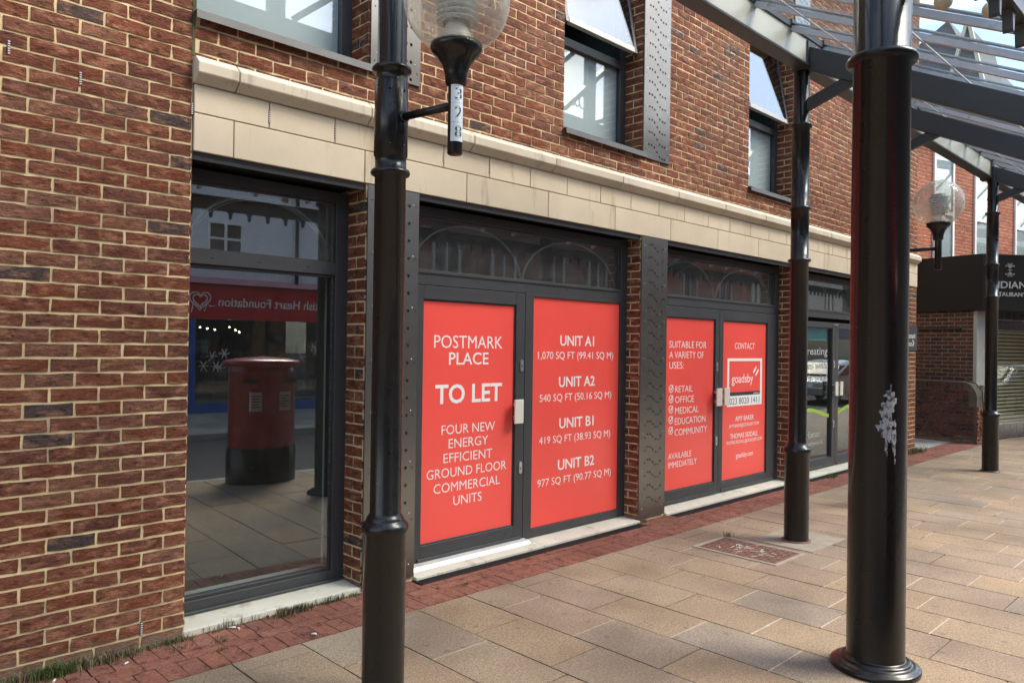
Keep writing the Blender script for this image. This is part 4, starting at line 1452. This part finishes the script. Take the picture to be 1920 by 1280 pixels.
for x, y, L_, lab in ((1.905, -0.035, 0.05, 'white cigarette end lying in grass at the foot of the sill'), (1.93, -0.075, 0.026, 'crumpled white scrap lying beside the sill grass'), (2.21, -0.44, 0.03, 'pale cigarette end on the red paver near the lamp post'), (1.30, -0.15, 0.028, 'small white litter scrap by the dry weeds'), (0.98, -0.13, 0.03, 'small white litter scrap by the green weeds')):
    g = MB()
    a = rng.random() * 3
    g.tube([(x - L_ / 2 * math.cos(a), y - L_ / 2 * math.sin(a), 0.008), (x, y, 0.009), (x + L_ / 2 * math.cos(a), y + L_ / 2 * math.sin(a), 0.007)], 0.005, 8)
    tag(g.build('cigarette_end', simple('paper white', (0.75, 0.72, 0.66), 0.8)), lab, 'litter')

# ================================================================== RESTAURANT AND ALLEY
m_brick_dk = brick_mat('dark old brick', [(0, (0.10, 0.042, 0.032)), (0.35, (0.12, 0.05, 0.038)), (0.7, (0.075, 0.04, 0.034)), (1, (0.05, 0.036, 0.033))], (0.16, 0.09, 0.07))
m_brick_or = brick_mat('orange brick', [(0, (0.30, 0.085, 0.040)), (0.5, (0.35, 0.105, 0.05)), (1, (0.26, 0.075, 0.038))], (0.42, 0.17, 0.10), bump=0.4)
m_mort_gr = simple('grey mortar', (0.24, 0.22, 0.18), 0.95, var=0.2)
m_mort_pale = simple('pale mortar', (0.50, 0.45, 0.37), 0.95, var=0.1)
RZ = rad(-11)
rest = thing('restaurant_building', (15.95, -0.28, 0), 'brick restaurant with a dark wrap-round sign and a slatted shop window', 'building', rz=RZ)
# local frame: +x along its front, +y into the building
w = MB()
w.box(0.006, 9.0, 0.30, 6.0, 0.0, 2.5, 1)
brick_panel(w, (0.006, 0.04, 0), Y, Z, -X, 6.0, 2.55, end='L', v0=0, mat=0)
w.box(0.006, 0.30, 0.03, 0.30, 0.0, 2.55, 1)
w.build('wall', [m_brick_dk, m_mort_gr], rest, local=True)
w = MB()
w.box(-0.02, 10.0, 1.30, 6.0, 2.5, 6.45, 1)
brick_panel(w, (-0.02, 1.30, 2.5), X, Z, -Y, 10.0, 3.9, end='L', v0=2.5, mat=0, nu=3, nv=2)
brick_panel(w, (-0.02, 1.30, 2.5), Y, Z, -X, 4.7, 3.9, end='L', v0=2.5, mat=0, nu=3, nv=2)
w.build('upper_wall', [m_brick_or, m_mort_pale], rest, local=True)
m_wframe = simple('white window frame', (0.74, 0.74, 0.72), 0.5)
for i, xw in enumerate((0.92, 2.62, 4.5, 6.3)):
    f = MB()
    z0, z1, x1 = 3.45, 6.1, xw + 0.82
    for a, b, c_, d_ in ((xw, xw + 0.07, z0, z1), (x1 - 0.07, x1, z0, z1), (xw + .07, x1 - .07, z0, z0 + 0.08), (xw + .07, x1 - .07, z1 - 0.08, z1), (xw + .07, x1 - .07, 4.55, 4.62)):
        f.box(a, b, 1.255, 1.32, c_, d_)
    f.box(xw - 0.05, x1 + 0.05, 1.22, 1.32, z0 - 0.07, z0 - 0.002)
    fo = f.build('window', m_wframe, rest, local=True)
    f = MB()
    f.box(xw + 0.07, x1 - 0.07, 1.275, 1.281, z0 + 0.08, z1 - 0.08)
    f.build('glass', m_glass_up, fo, local=True)
    f = MB()
    f.box(xw + 0.07, x1 - 0.07, 1.286, 1.292, z0 + 0.08, z1 - 0.08)
    f.build('blind', m_film, fo, local=True)
g = MB()
g.tube([(-0.10, 1.20, 3.2), (-0.10, 1.20, 6.4)], 0.05, 12)
for z in (4.0, 5.6):
    g.box(-0.17, -0.03, 1.14, 1.30, z, z + 0.04)
g.build('drainpipe', m_charcoal, rest, local=True)
g = MB()
m_rslate = simple('roof slate', (0.075, 0.08, 0.085), 0.7, var=0.25, scale=8)
g.prism([(-0.25, 1.05, 6.35), (-0.25, 3.4, 7.5), (-0.25, 6.3, 6.35)], (10.4, 0, 0))
g.box(-0.27, 10.2, 0.98, 1.10, 6.28, 6.40)
g.build('roof', m_rslate, rest, local=True)
# dark sign box wrapping the corner; its front is splayed towards the street
sb = MB()
m_sign = simple('matt dark sign', (0.018, 0.016, 0.0145), 0.8, spec=0.2, var=0.1, scale=1)
FR = rad(-24)
U_ = np.array([math.cos(FR), math.sin(FR), 0])
p0 = np.array([-0.06, -0.14, 2.44])
p1 = p0 + U_ * 5.6
sb.prism([p0, p1, p1 + np.array([0, 3.0, 0]), np.array([5.0, 2.0, 2.44]), np.array([-0.06, 2.7, 2.44])], (0, 0, 1.05))
so = sb.build('sign_box', m_sign, rest, local=True, bevel=0.006)
N_ = np.array([math.sin(FR), -math.cos(FR), 0])
t = MB()
put_text(t, 'INDIAN', p0 + U_ * 0.53 + N_ * 0.0 + Z * 0.485, U_, Z, N_, 0.78, 0.125, 0.004, thick=0.01)
put_text(t, 'RESTAURANT', p0 + U_ * 0.53 + N_ * 0.0 + Z * 0.31, U_, Z, N_, 0.78, 0.074, 0.004, thick=0.01)
t.build('lettering', simple('pale grey letters', (0.55, 0.55, 0.52), 0.5), so, local=True)
t = MB()
cc = p0 + U_ * 0.57 + Z * 0.76
for sx in (-1, 1):
    for sz in (-1, 1):
        pts = []
        for q in np.linspace(0, 1, 16):
            ang = math.pi * (0.1 + 1.35 * q)
            pts.append(cc + U_ * sx * (0.055 + 0.042 * math.cos(ang)) + Z * sz * (0.045 + 0.055 * q + 0.03 * math.sin(ang * 1.6)))
        stroke(t, pts, 0.016, N_, thick=0.01)
stroke(t, [cc - Z * 0.13, cc + Z * 0.13], 0.012, N_, thick=0.01)
stroke(t, [cc - U_ * 0.05, cc + U_ * 0.05], 0.012, N_, thick=0.011)
t.build('emblem', simple('silver emblem', (0.42, 0.41, 0.37), 0.4, metal=0.4), so, local=True)
# pilaster, tiled surround and slatted window
g = MB()
g.box(-0.004, 0.30, -0.03, 0.03, 1.05, 2.5)
g.build('pilaster', simple('grey painted pilaster', (0.36, 0.36, 0.33), 0.7), rest, local=True)
g = MB()
m_tile = simple('glossy dark tile', (0.035, 0.035, 0.038), 0.15, coat=0.5)
m_grout = simple('white grout', (0.60, 0.60, 0.57), 0.8)
def tiles(x0, x1, z0, z1, y, tw, th):
    g.box(x0, x1, y, y + 0.05, z0, z1, 1)
    nx, nz_ = max(1, round((x1 - x0) / tw)), max(1, round((z1 - z0) / th))
    for i in range(nx):
        for k in range(nz_):
            g.box(x0 + (x1 - x0) * i / nx + 0.006, x0 + (x1 - x0) * (i + 1) / nx - 0.006, y - 0.004, y, z0 + (z1 - z0) * k / nz_ + 0.006, z0 + (z1 - z0) * (k + 1) / nz_ - 0.006, 0)
tiles(0.302, 0.50, 0.02, 2.5, -0.02, 0.2, 0.30)
tiles(0.502, 3.4, 2.10, 2.5, -0.018, 0.30, 0.2)
tiles(2.2, 2.45, 0.02, 2.098, -0.02, 0.25, 0.30)
tiles(0.502, 2.198, 0.02, 0.30, -0.018, 0.30, 0.28)
g.build('tile_surround', [m_tile, m_grout], rest, local=True)
g = MB()
z = 0.31
while z < 2.08:
    g.box(0.52, 2.18, 0.055, 0.075, z, z + 0.045, 0)
    z += 0.072
g.box(0.52, 2.18, 0.10, 0.12, 0.3, 2.1, 1)
go = g.build('slatted_blind', [simple('cream slat', (0.52, 0.47, 0.30), 0.6), m_inside], rest, local=True)
pn = MB()
pn.box(0.51, 2.19, 0.02, 0.026, 0.3, 2.1)
pn.build('shop_glass', m_glass_shop, rest, local=True)
g = MB()
g.box(2.5, 6.0, 0.3, 0.34, 0.0, 2.5)
g.build('shopfront_recess', m_sign, rest, local=True)
g = MB()
g.box(-0.05, 0.006, 0.25, 3.5, 2.10, 2.13)
g.build('wall_conduit', m_charcoal, rest, local=True)

lw = thing('garden_wall', (15.55, -0.42, 0), 'low dark old brick wall with a rounded worn end at the alley mouth', 'wall', rz=rad(-8))
w = MB()
def prof_z(y):
    return 1.12 if y > 0.22 else 1.12 - 0.42 * (1 - math.sqrt(max(0, 1 - ((0.22 - y) / 0.24) ** 2)))
ys = [0.0, 0.02, 0.06, 0.12, 0.2, 0.3, 3.2]
pts = [(0.0, y, prof_z(y)) for y in ys] + [(0.0, 3.2, 0.0), (0.0, 0.02, 0.0)]
w.prism(pts, (0.25, 0, 0), 3)
brick_panel(w, (0.0, 0.05, 0.0), Y, Z, -X, 3.1, 0.675, end='L', v0=0, mat=0, jit=0.004, rough=0.003)
brick_panel(w, (0.0, 0.14, 0.675), Y, Z, -X, 3.0, 0.30, end='L', v0=0.675, mat=0, jit=0.004, rough=0.003)
brick_panel(w, (0.0, 0.24, 0.98), Y, Z, -X, 2.9, 0.13, pu=0.075, pv=0.14, end='L', v0=0.98, mat=0, jit=0.004, rough=0.003, nu=3, offs=(0.0,))
brick_panel(w, (0.25, -0.004, 0.0), -X, Z, -Y, 0.25, 0.675, pu=0.22, end='L', v0=0, mat=2, jit=0.006, rough=0.004)
w.build('wall', [m_brick_dk, m_mort_gr, m_brick, simple('sooty mortar', (0.10, 0.088, 0.066), 0.95, var=0.3, scale=8)], lw, local=True)
w = MB()
w.tube([(0.02, 0.20, 1.14), (0.13, 0.08, 1.10), (0.17, -0.02, 0.95), (0.18, -0.04, 0.55), (0.17, -0.05, 0.25), (0.20, -0.06, 0.02)], 0.012, 8)
w.build('cable', m_charcoal, lw, local=True)
gp = MB()
gp.box(13.85, 14.10, 2.2, 2.55, 0.0, 1.75)
gp.box(13.80, 14.15, 2.15, 2.60, 1.75, 1.82)
gpo = gp.build('gate_pier', m_brick_dk, None, bevel=0.01)
tag(gpo, 'old brick gate pier with a flat cap inside the alley', 'pier')

# ---- distant gabled house seen through the canopy glass
gh = thing('gabled_house', (27, 4, 0), 'tall slate roofed house with cream bargeboards beyond the restaurant', 'house')
g = MB()
g.box(27.2, 37, 2.5, 7.6, 0, 9.7)
g.build('wall', m_brick_or, gh)
g = MB()
g.prism([(27.1, 2.1, 9.5), (27.1, 3.4, 12.45), (27.1, 8.0, 9.5)], (10, 0, 0))
g.build('roof', m_rslate, gh)
g = MB()
g.prism([(26.7, 3.36, 9.7), (26.7, 2.70, 11.95), (26.7, 2.12, 9.3)], (3.0, 0, 0))
gg = g.build('gable', simple('gable slate', (0.085, 0.088, 0.092), 0.7, var=0.2, scale=8), gh)
for y_, z_ in ((3.46, 9.4), (2.04, 8.9)):
    g = MB()
    g.bar((26.64, y_, z_), (26.64, 2.70, 12.15), 0.10, 0.16, upv=(1, 0, 0))
    g.build('bargeboard', simple('cream bargeboard', (0.62, 0.57, 0.46), 0.6), gg)
for lx, wd, hh, lab, mt in ((46, 14, 10, 'plain brick house farther down the street', m_brick_or),):
    t = thing('terrace_house', (lx, 2, 0), lab, 'house')
    g = MB()
    g.box(lx, lx + wd, 1.5, 11, 0, hh)
    g.build('wall', mt, t)
    g = MB()
    g.prism([(lx - 0.2, 1.2, hh), (lx - 0.2, 11.3, hh), (lx - 0.2, 6.2, hh + 3.5)], (wd + 0.4, 0, 0))
    g.build('roof', MATS['roof slate'], t)

# ================================================================== ACROSS THE STREET (seen mirrored in the glass)
m_render = simple('white render', (0.66, 0.67, 0.70), 0.8, var=0.06)
m_shopred = simple('red shop sign', (0.52, 0.028, 0.035), 0.4)
m_blue = simple('blue pilaster', (0.03, 0.10, 0.33), 0.5)
m_wframe_far = simple('dimmed white frame', (0.30, 0.30, 0.29), 0.6)  # white frames darkened in colour so their mirrored bars stay dim
m_dkglass = simple('dark window pane', (0.03, 0.035, 0.04), 0.1, spec=0.8)
sh = thing('charity_shop', (5.9, -13, 0), 'white rendered shop with a red sign, mirrored in the large window', 'building')
YS = -13.0
w = MB()
x0, x1 = 1.0, 13.2
w.box(x0, x1, YS - 8, YS - 0.02, 3.1, 8.6, 0)
w.box(x0, 5.55, YS - 0.5, YS - 0.02, 0, 3.1, 0)
w.box(13.0, x1, YS - 0.5, YS - 0.02, 0, 3.1, 0)
w.box(x0, x1, YS - 8, YS - 5.0, 0, 3.1, 1)
w.box(5.55, 13.0, YS - 5.0, YS - 0.3, -0.02, 0.02, 1)
w.build('wall', [m_render, m_inside], sh)
w = MB()
w.box(x0 - 0.1, x1 + 0.1, YS - 8.1, YS + 0.1, 8.6, 8.85)
w.build('roof', MATS['roof slate'], sh)
w = MB()
w.prism([(5.55, YS - 0.3, 2.19), (5.55, YS + 0.04, 2.19), (5.55, YS + 0.16, 2.98), (5.55, YS - 0.3, 3.02)], (7.45, 0, 0))
w.prism([(5.5, YS + 0.0, 3.0), (5.5, YS + 0.28, 3.0), (5.5, YS + 0.0, 3.16)], (7.55, 0, 0), 1)
sgo = w.build('shop_sign', [m_shopred, simple('pink sign top', (0.50, 0.22, 0.25), 0.6)], sh)
t = MB()
tilt = np.array([0, 0.12 / 0.79, 1.0])
tilt /= np.linalg.norm(tilt)
nrm = np.array([0, tilt[2], -tilt[1]])
put_text(t, 'British Heart Foundation', np.array([7.98, YS + 0.105, 2.60]), -X, tilt, nrm, 2.80, 0.21, 0.004, thick=0.012)
hc = np.array([6.16, YS + 0.105, 2.62])
for rr_, ph in ((0.25, 0.0), (0.17, 0.2)):
    pts = []
    for q in np.linspace(0.15, 2 * math.pi - 0.15, 40):
        hx = 16 * math.sin(q) ** 3 / 17
        hz = (13 * math.cos(q) - 5 * math.cos(2 * q) - 2 * math.cos(3 * q) - math.cos(4 * q)) / 17
        pts.append(hc - X * rr_ * hx + tilt * rr_ * hz)
    stroke(t, pts, 0.022, nrm, thick=0.012)
pts = [hc - X * dx + tilt * dz for dx, dz in ((-0.36, -0.12), (-0.22, -0.14), (-0.17, -0.04), (-0.11, -0.26), (-0.05, -0.06), (0.0, -0.24), (0.06, -0.14), (0.14, -0.02), (0.18, -0.30), (0.26, -0.17), (0.36, -0.15))]
stroke(t, pts, 0.02, nrm, thick=0.013)
t.build('lettering', m_white, sgo)
for a_, b_2 in ((5.62, 5.78), (5.93, 6.10), (12.8, 13.0)):
    w = MB()
    w.box(a_, b_2, YS - 0.2, YS + 0.03, 0.0, 2.19)
    w.build('pilaster', m_blue, sh)
w = MB()
w.box(6.10, 12.8, YS - 0.2, YS + 0.0, 0.0, 0.22)
w.build('stallriser', m_blue, sh)
pane('shop_window', 6.10, 12.8, YS - 0.08, 0.22, 2.19, m_glass, sh)
for k in range(10):
    w = MB()
    fx, fz = (6.55, 1.15)[0] + rng.normal(0, 0.18), 1.0 + rng.random() * 0.5
    if k > 5:
        fx, fz = 8.9 + rng.normal(0, 0.25), 1.3 + rng.random() * 0.35
    for a in range(3):
        an = a * math.pi / 3
        r_ = 0.10 + 0.05 * rng.random()
        stroke(w, [(fx - r_ * math.cos(an), YS - 0.07, fz - r_ * math.sin(an)), (fx + r_ * math.cos(an), YS - 0.07, fz + r_ * math.sin(an))], 0.012, Y, thick=0.003)
    w.build('snowflake_sticker', m_white, sh)
st = MB()
cols = [(0.35, 0.03, 0.05), (0.25, 0.14, 0.08), (0.08, 0.07, 0.07), (0.4, 0.3, 0.2), (0.12, 0.02, 0.03), (0.16, 0.10, 0.08), (0.3, 0.32, 0.33)]
cm = [simple('stock %d' % i, c_, 0.9) for i, c_ in enumerate(cols)]
for k in range(130):
    px, py = 6.3 + 6.4 * rng.random(), YS - 0.6 - 3.4 * rng.random()
    h0 = 0.2 + rng.random() * 1.1
    st.box(px, px + 0.05 + 0.22 * rng.random(), py, py + 0.35, h0, h0 + 0.15 + 0.5 * rng.random(), int(rng.integers(len(cm))))
tag(st.build('stock', cm, sh), kind='stuff')
for k, (px, pz) in enumerate(((6.45, 2.03), (6.62, 2.0), (6.80, 1.98), (7.15, 2.05), (7.3, 1.98), (7.4, 1.93))):
    lt = MB()
    lt.lathe([(0, -0.03), (0.03, 0), (0, 0.03)], (px, YS - 0.8, pz - 0.02), 10)
    lt.build('spotlight', glow_mat('warm shop lamp', (1.0, 0.86, 0.6), 14), sh)
for (xa, xb, za, zb) in ((6.33, 7.17, 3.42, 4.5), (9.6, 10.5, 3.42, 4.5), (3.0, 3.9, 3.42, 4.5), (6.33, 7.17, 5.6, 7.0), (9.6, 10.5, 5.6, 7.0)):
    w = MB()
    for a, b, c_, d_ in ((xa, xa + 0.06, za, zb), (xb - 0.06, xb, za, zb), (xa + .06, xb - .06, za, za + 0.07), (xa + .06, xb - .06, zb - 0.07, zb), ((xa + xb) / 2 - 0.03, (xa + xb) / 2 + 0.03, za + .07, zb - .07), (xa + .06, (xa + xb) / 2 - .03, (za + zb) / 2 + 0.1, (za + zb) / 2 + 0.15), ((xa + xb) / 2 + .03, xb - .06, (za + zb) / 2 + 0.1, (za + zb) / 2 + 0.15)):
        w.box(a, b, YS - 0.02, YS + 0.03, c_, d_)
    wo = w.build('window', m_wframe, sh)
    w = MB()
    w.box(xa + 0.03, xb - 0.03, YS - 0.02, YS - 0.005, za + 0.03, zb - 0.03)
    w.build('pane', m_dkglass, wo)
w = MB()
w.tube([(8.5, YS + 0.06, 3.1), (8.5, YS + 0.06, 8.5)], 0.045, 10)
w.build('drainpipe', m_charcoal, sh)

sh.location.x -= 0.26

def opposite(x0, x1, h, wall, label, gables=0, trim=None, rows=((3.3, 4.9),), step=2.4):
    t = thing('terrace_shop', (x0, YS, 0), label, 'building')
    w = MB()
    w.box(x0, x1, YS - 8, YS - 0.1, 0, h)
    w.build('wall', wall, t)
    w = MB()
    w.prism([(x0, YS + 0.1, h), (x0, YS - 8.1, h), (x0, YS - 4, h + 2.0)], (x1 - x0, 0, 0))
    w.build('roof', MATS['roof slate'], t)
    w = MB()
    w.box(x0 + 0.3, x1 - 0.3, YS - 0.1, YS + 0.05, 2.3, 2.95)
    w.build('shop_sign', simple('sign %d' % int(x0), (0.04 + 0.1 * rng.random(), 0.06, 0.08 + 0.1 * rng.random()), 0.5), t)
    w = MB()
    w.box(x0 + 0.4, x1 - 0.4, YS - 0.1, YS - 0.04, 0.4, 2.3)
    w.build('shop_window', m_dkglass, t)
    x = x0 + 0.9
    while x + 1.1 < x1:
        for za, zb in rows:
            f = MB()
            for a, b, c_, d_ in ((x, x + 0.09, za, zb), (x + 1.01, x + 1.1, za, zb), (x + .09, x + 1.01, za, za + 0.1), (x + .09, x + 1.01, zb - 0.1, zb), (x + 0.52, x + 0.58, za + .1, zb - .1)):
                f.box(a, b, YS - 0.1, YS - 0.03, c_, d_)
            f.box(x - 0.14, x + 1.24, YS - 0.1, YS + 0.02, zb + 0.002, zb + 0.18)
            fo = f.build('window', trim or m_wframe_far, t)
            f = MB()
            f.box(x + 0.09, x + 1.01, YS - 0.1, YS - 0.08, za + 0.1, zb - 0.1)
            f.build('pane', m_dkglass, fo)
        x += step
    for k in range(gables):
        gx = x0 + (x1 - x0) * (k + 0.5) / gables
        f = MB()
        f.prism([(gx - 1.7, YS + 0.05, h), (gx + 1.7, YS + 0.05, h), (gx, YS + 0.05, h + 1.9)], (0, -3.5, 0))
        f.build('gable', wall, t)
    return t
m_bplain = simple('plain dark brick', (0.13, 0.055, 0.04), 0.9, var=0.25, scale=30, bump=0.4)
m_bplain2 = simple('plain red brick', (0.22, 0.075, 0.045), 0.9, var=0.25, scale=30, bump=0.4)
opposite(13.0, 23.4, 7.2, m_bplain, 'dark brick terrace with a shop, next to the white charity shop', rows=((3.4, 4.9), (5.4, 6.5)))
opposite(23.5, 37.0, 6.6, m_bplain2, 'red brick terrace with four gables and white window surrounds', gables=4, rows=((3.5, 4.9),), step=2.9)
opposite(37.1, 62.0, 6.9, simple('cream render', (0.50, 0.47, 0.40), 0.85, var=0.1), 'long cream rendered terrace at the far end of the street', rows=((3.5, 4.9),), step=3.4)
opposite(-16, 0.6, 8.2, m_bplain, 'long dark brick terrace beyond the near end of the charity shop', rows=((3.4, 4.9), (5.8, 7.1)))

# post box by the kerb
pb = thing('post_box', (3.87, -3.96, 0), 'red oval pillar box with black base, mirrored in the large window', 'post box', rz=rad(0))
m_pbred = simple('pillar box red', (0.27, 0.009, 0.012), 0.28, coat=0.4)
bx, by = 3.87, -3.96
SX, SY = 1.0, 0.70
p = MB()
p.lathe([(0.415, 0.0), (0.415, 0.40), (0.405, 0.42)], (bx, by, 0), 48, sx=SX, sy=SY)
p.build('base', m_black, pb)
p = MB()
p.lathe([(0.398, 0.42), (0.398, 1.30), (0.41, 1.31), (0.41, 1.335), (0.398, 1.345), (0.398, 1.375)], (bx, by, 0), 48, sx=SX, sy=SY)
p.build('body', m_pbred, pb)
p = MB()
p.lathe([(0.40, 1.375), (0.455, 1.39), (0.468, 1.41), (0.468, 1.435), (0.44, 1.452), (0.30, 1.478), (0.0, 1.50)], (bx, by, 0), 48, sx=SX, sy=SY)
p.build('cap', m_pbred, pb)
for s_ in (-1, 1):
    p = MB()
    xx = bx + s_ * 0.19
    yy = by + SY * math.sqrt(0.40 ** 2 - 0.19 ** 2)
    p.box(xx - 0.125, xx + 0.125, yy - 0.05, yy + 0.012, 1.19, 1.235, 0)
    p.build('slot', m_charcoal, pb)
for s_ in (-1, 1):
    p = MB()
    xx = bx + s_ * 0.17
    yy = by + SY * math.sqrt(0.40 ** 2 - 0.19 ** 2)
    p.box(xx - 0.07, xx + 0.07, yy - 0.03, yy + 0.022, 0.86, 1.08, 0)
    for q_ in range(5):
        p.box(xx - 0.05, xx + 0.05 - 0.02 * (q_ % 2), yy + 0.022, yy + 0.0235, 0.90 + q_ * 0.032, 0.912 + q_ * 0.032, 1)
    p.build('notice_plate', [simple('enamel notice', (0.55, 0.55, 0.55), 0.4), m_charcoal], pb)

# two parked cars on the far-end kerb side, mirrored in the clear glass doors
def car(x, y, paint, label):
    t = thing('parked_car', (x, y, -0.115), label, 'car', 'cars parked on the road')
    z = -0.115
    b_ = MB()
    side = [(-2.05, 0.32), (-2.10, 0.55), (-2.0, 0.78), (-1.35, 0.93), (-0.75, 1.36), (0.25, 1.46), (1.25, 1.40), (1.85, 1.0), (2.05, 0.92), (2.08, 0.5), (2.0, 0.3)]
    rows_ = []
    for k, yy in enumerate((-0.86, -0.80, -0.55, 0.0, 0.55, 0.80, 0.86)):
        inset = (0.10, 0.03, 0.0, 0.0, 0.0, 0.03, 0.10)[k]
        rows_.append([(x + px * (1 - inset * 0.25), y + yy * (1.0 if pz < 0.95 else 0.80), z + pz - (inset if pz > 0.95 else inset * 0.3)) for px, pz in side])
    k = len(side)
    vs_ = [p_ for r_ in rows_ for p_ in r_]
    fs_ = []
    for a in range(len(rows_) - 1):
        for i in range(k):
            fs_.append((a * k + i, a * k + (i + 1) % k, (a + 1) * k + (i + 1) % k, (a + 1) * k + i))
    fs_ += [tuple(range(k))[::-1], tuple(range((len(rows_) - 1) * k, len(rows_) * k))]
    b_.add(vs_, fs_, 0, False)
    b_.build('body', paint, t, bevel=0.03, segs=2)
    for yy in (-0.80, 0.80):
        w_ = MB()
        s_ = 1 if yy > 0 else -1
        y0_ = y + s_ * 0.80
        w_.prism([(x - 1.15, y0_, z + 0.97), (x + 1.55, y0_, z + 0.97), (x + 1.15, y0_ - s_ * 0.11, z + 1.28), (x - 0.70, y0_ - s_ * 0.11, z + 1.28)], (0, s_ * 0.02, 0))
        w_.build('side_window', m_dkglass, t)
        for xx in (-1.3, 1.3):
            w_ = MB()
            w_.lathe([(0.0, -0.11), (0.30, -0.11), (0.32, -0.08), (0.32, 0.08), (0.30, 0.11), (0.0, 0.11)], (0, 0, 0), 24)
            q = w_.v[-1]
            w_.v[-1] = np.stack([x + xx + q[:, 0], y + yy * 1.0 + q[:, 2], z + 0.32 + q[:, 1]], 1)
            wo = w_.build('wheel', m_charcoal, t)
            w_ = MB()
            w_.lathe([(0.0, 0), (0.19, 0), (0.2, -0.01)], (0, 0, 0), 20)
            q = w_.v[-1]
            w_.v[-1] = np.stack([x + xx + q[:, 0], y + yy + s_ * (0.115 + q[:, 2]), z + 0.32 + q[:, 1]], 1)
            w_.build('rim', m_chrome, wo)
    w_ = MB()
    w_.prism([(x - 1.33, y - 0.62, z + 0.965), (x - 1.33, y + 0.62, z + 0.965), (x - 0.82, y + 0.55, z + 1.33), (x - 0.82, y - 0.55, z + 1.33)], (-0.03, 0, 0.03))
    w_.build('windscreen', m_dkglass, t)
    for yy in (-0.6, 0.6):
        w_ = MB()
        w_.box(x - 2.10, x - 1.98, y + yy - 0.16, y + yy + 0.16, z + 0.60, z + 0.72)
        w_.build('headlight', m_chrome, t)
car(26.0, -6.4, simple('silver car paint', (0.42, 0.45, 0.46), 0.3, metal=0.5, coat=0.5), 'silver car parked on the road, mirrored in the left glass door')
car(31.5, -6.4, simple('red car paint', (0.35, 0.02, 0.03), 0.3, coat=0.5), 'red car parked on the road, mirrored in the right glass door')
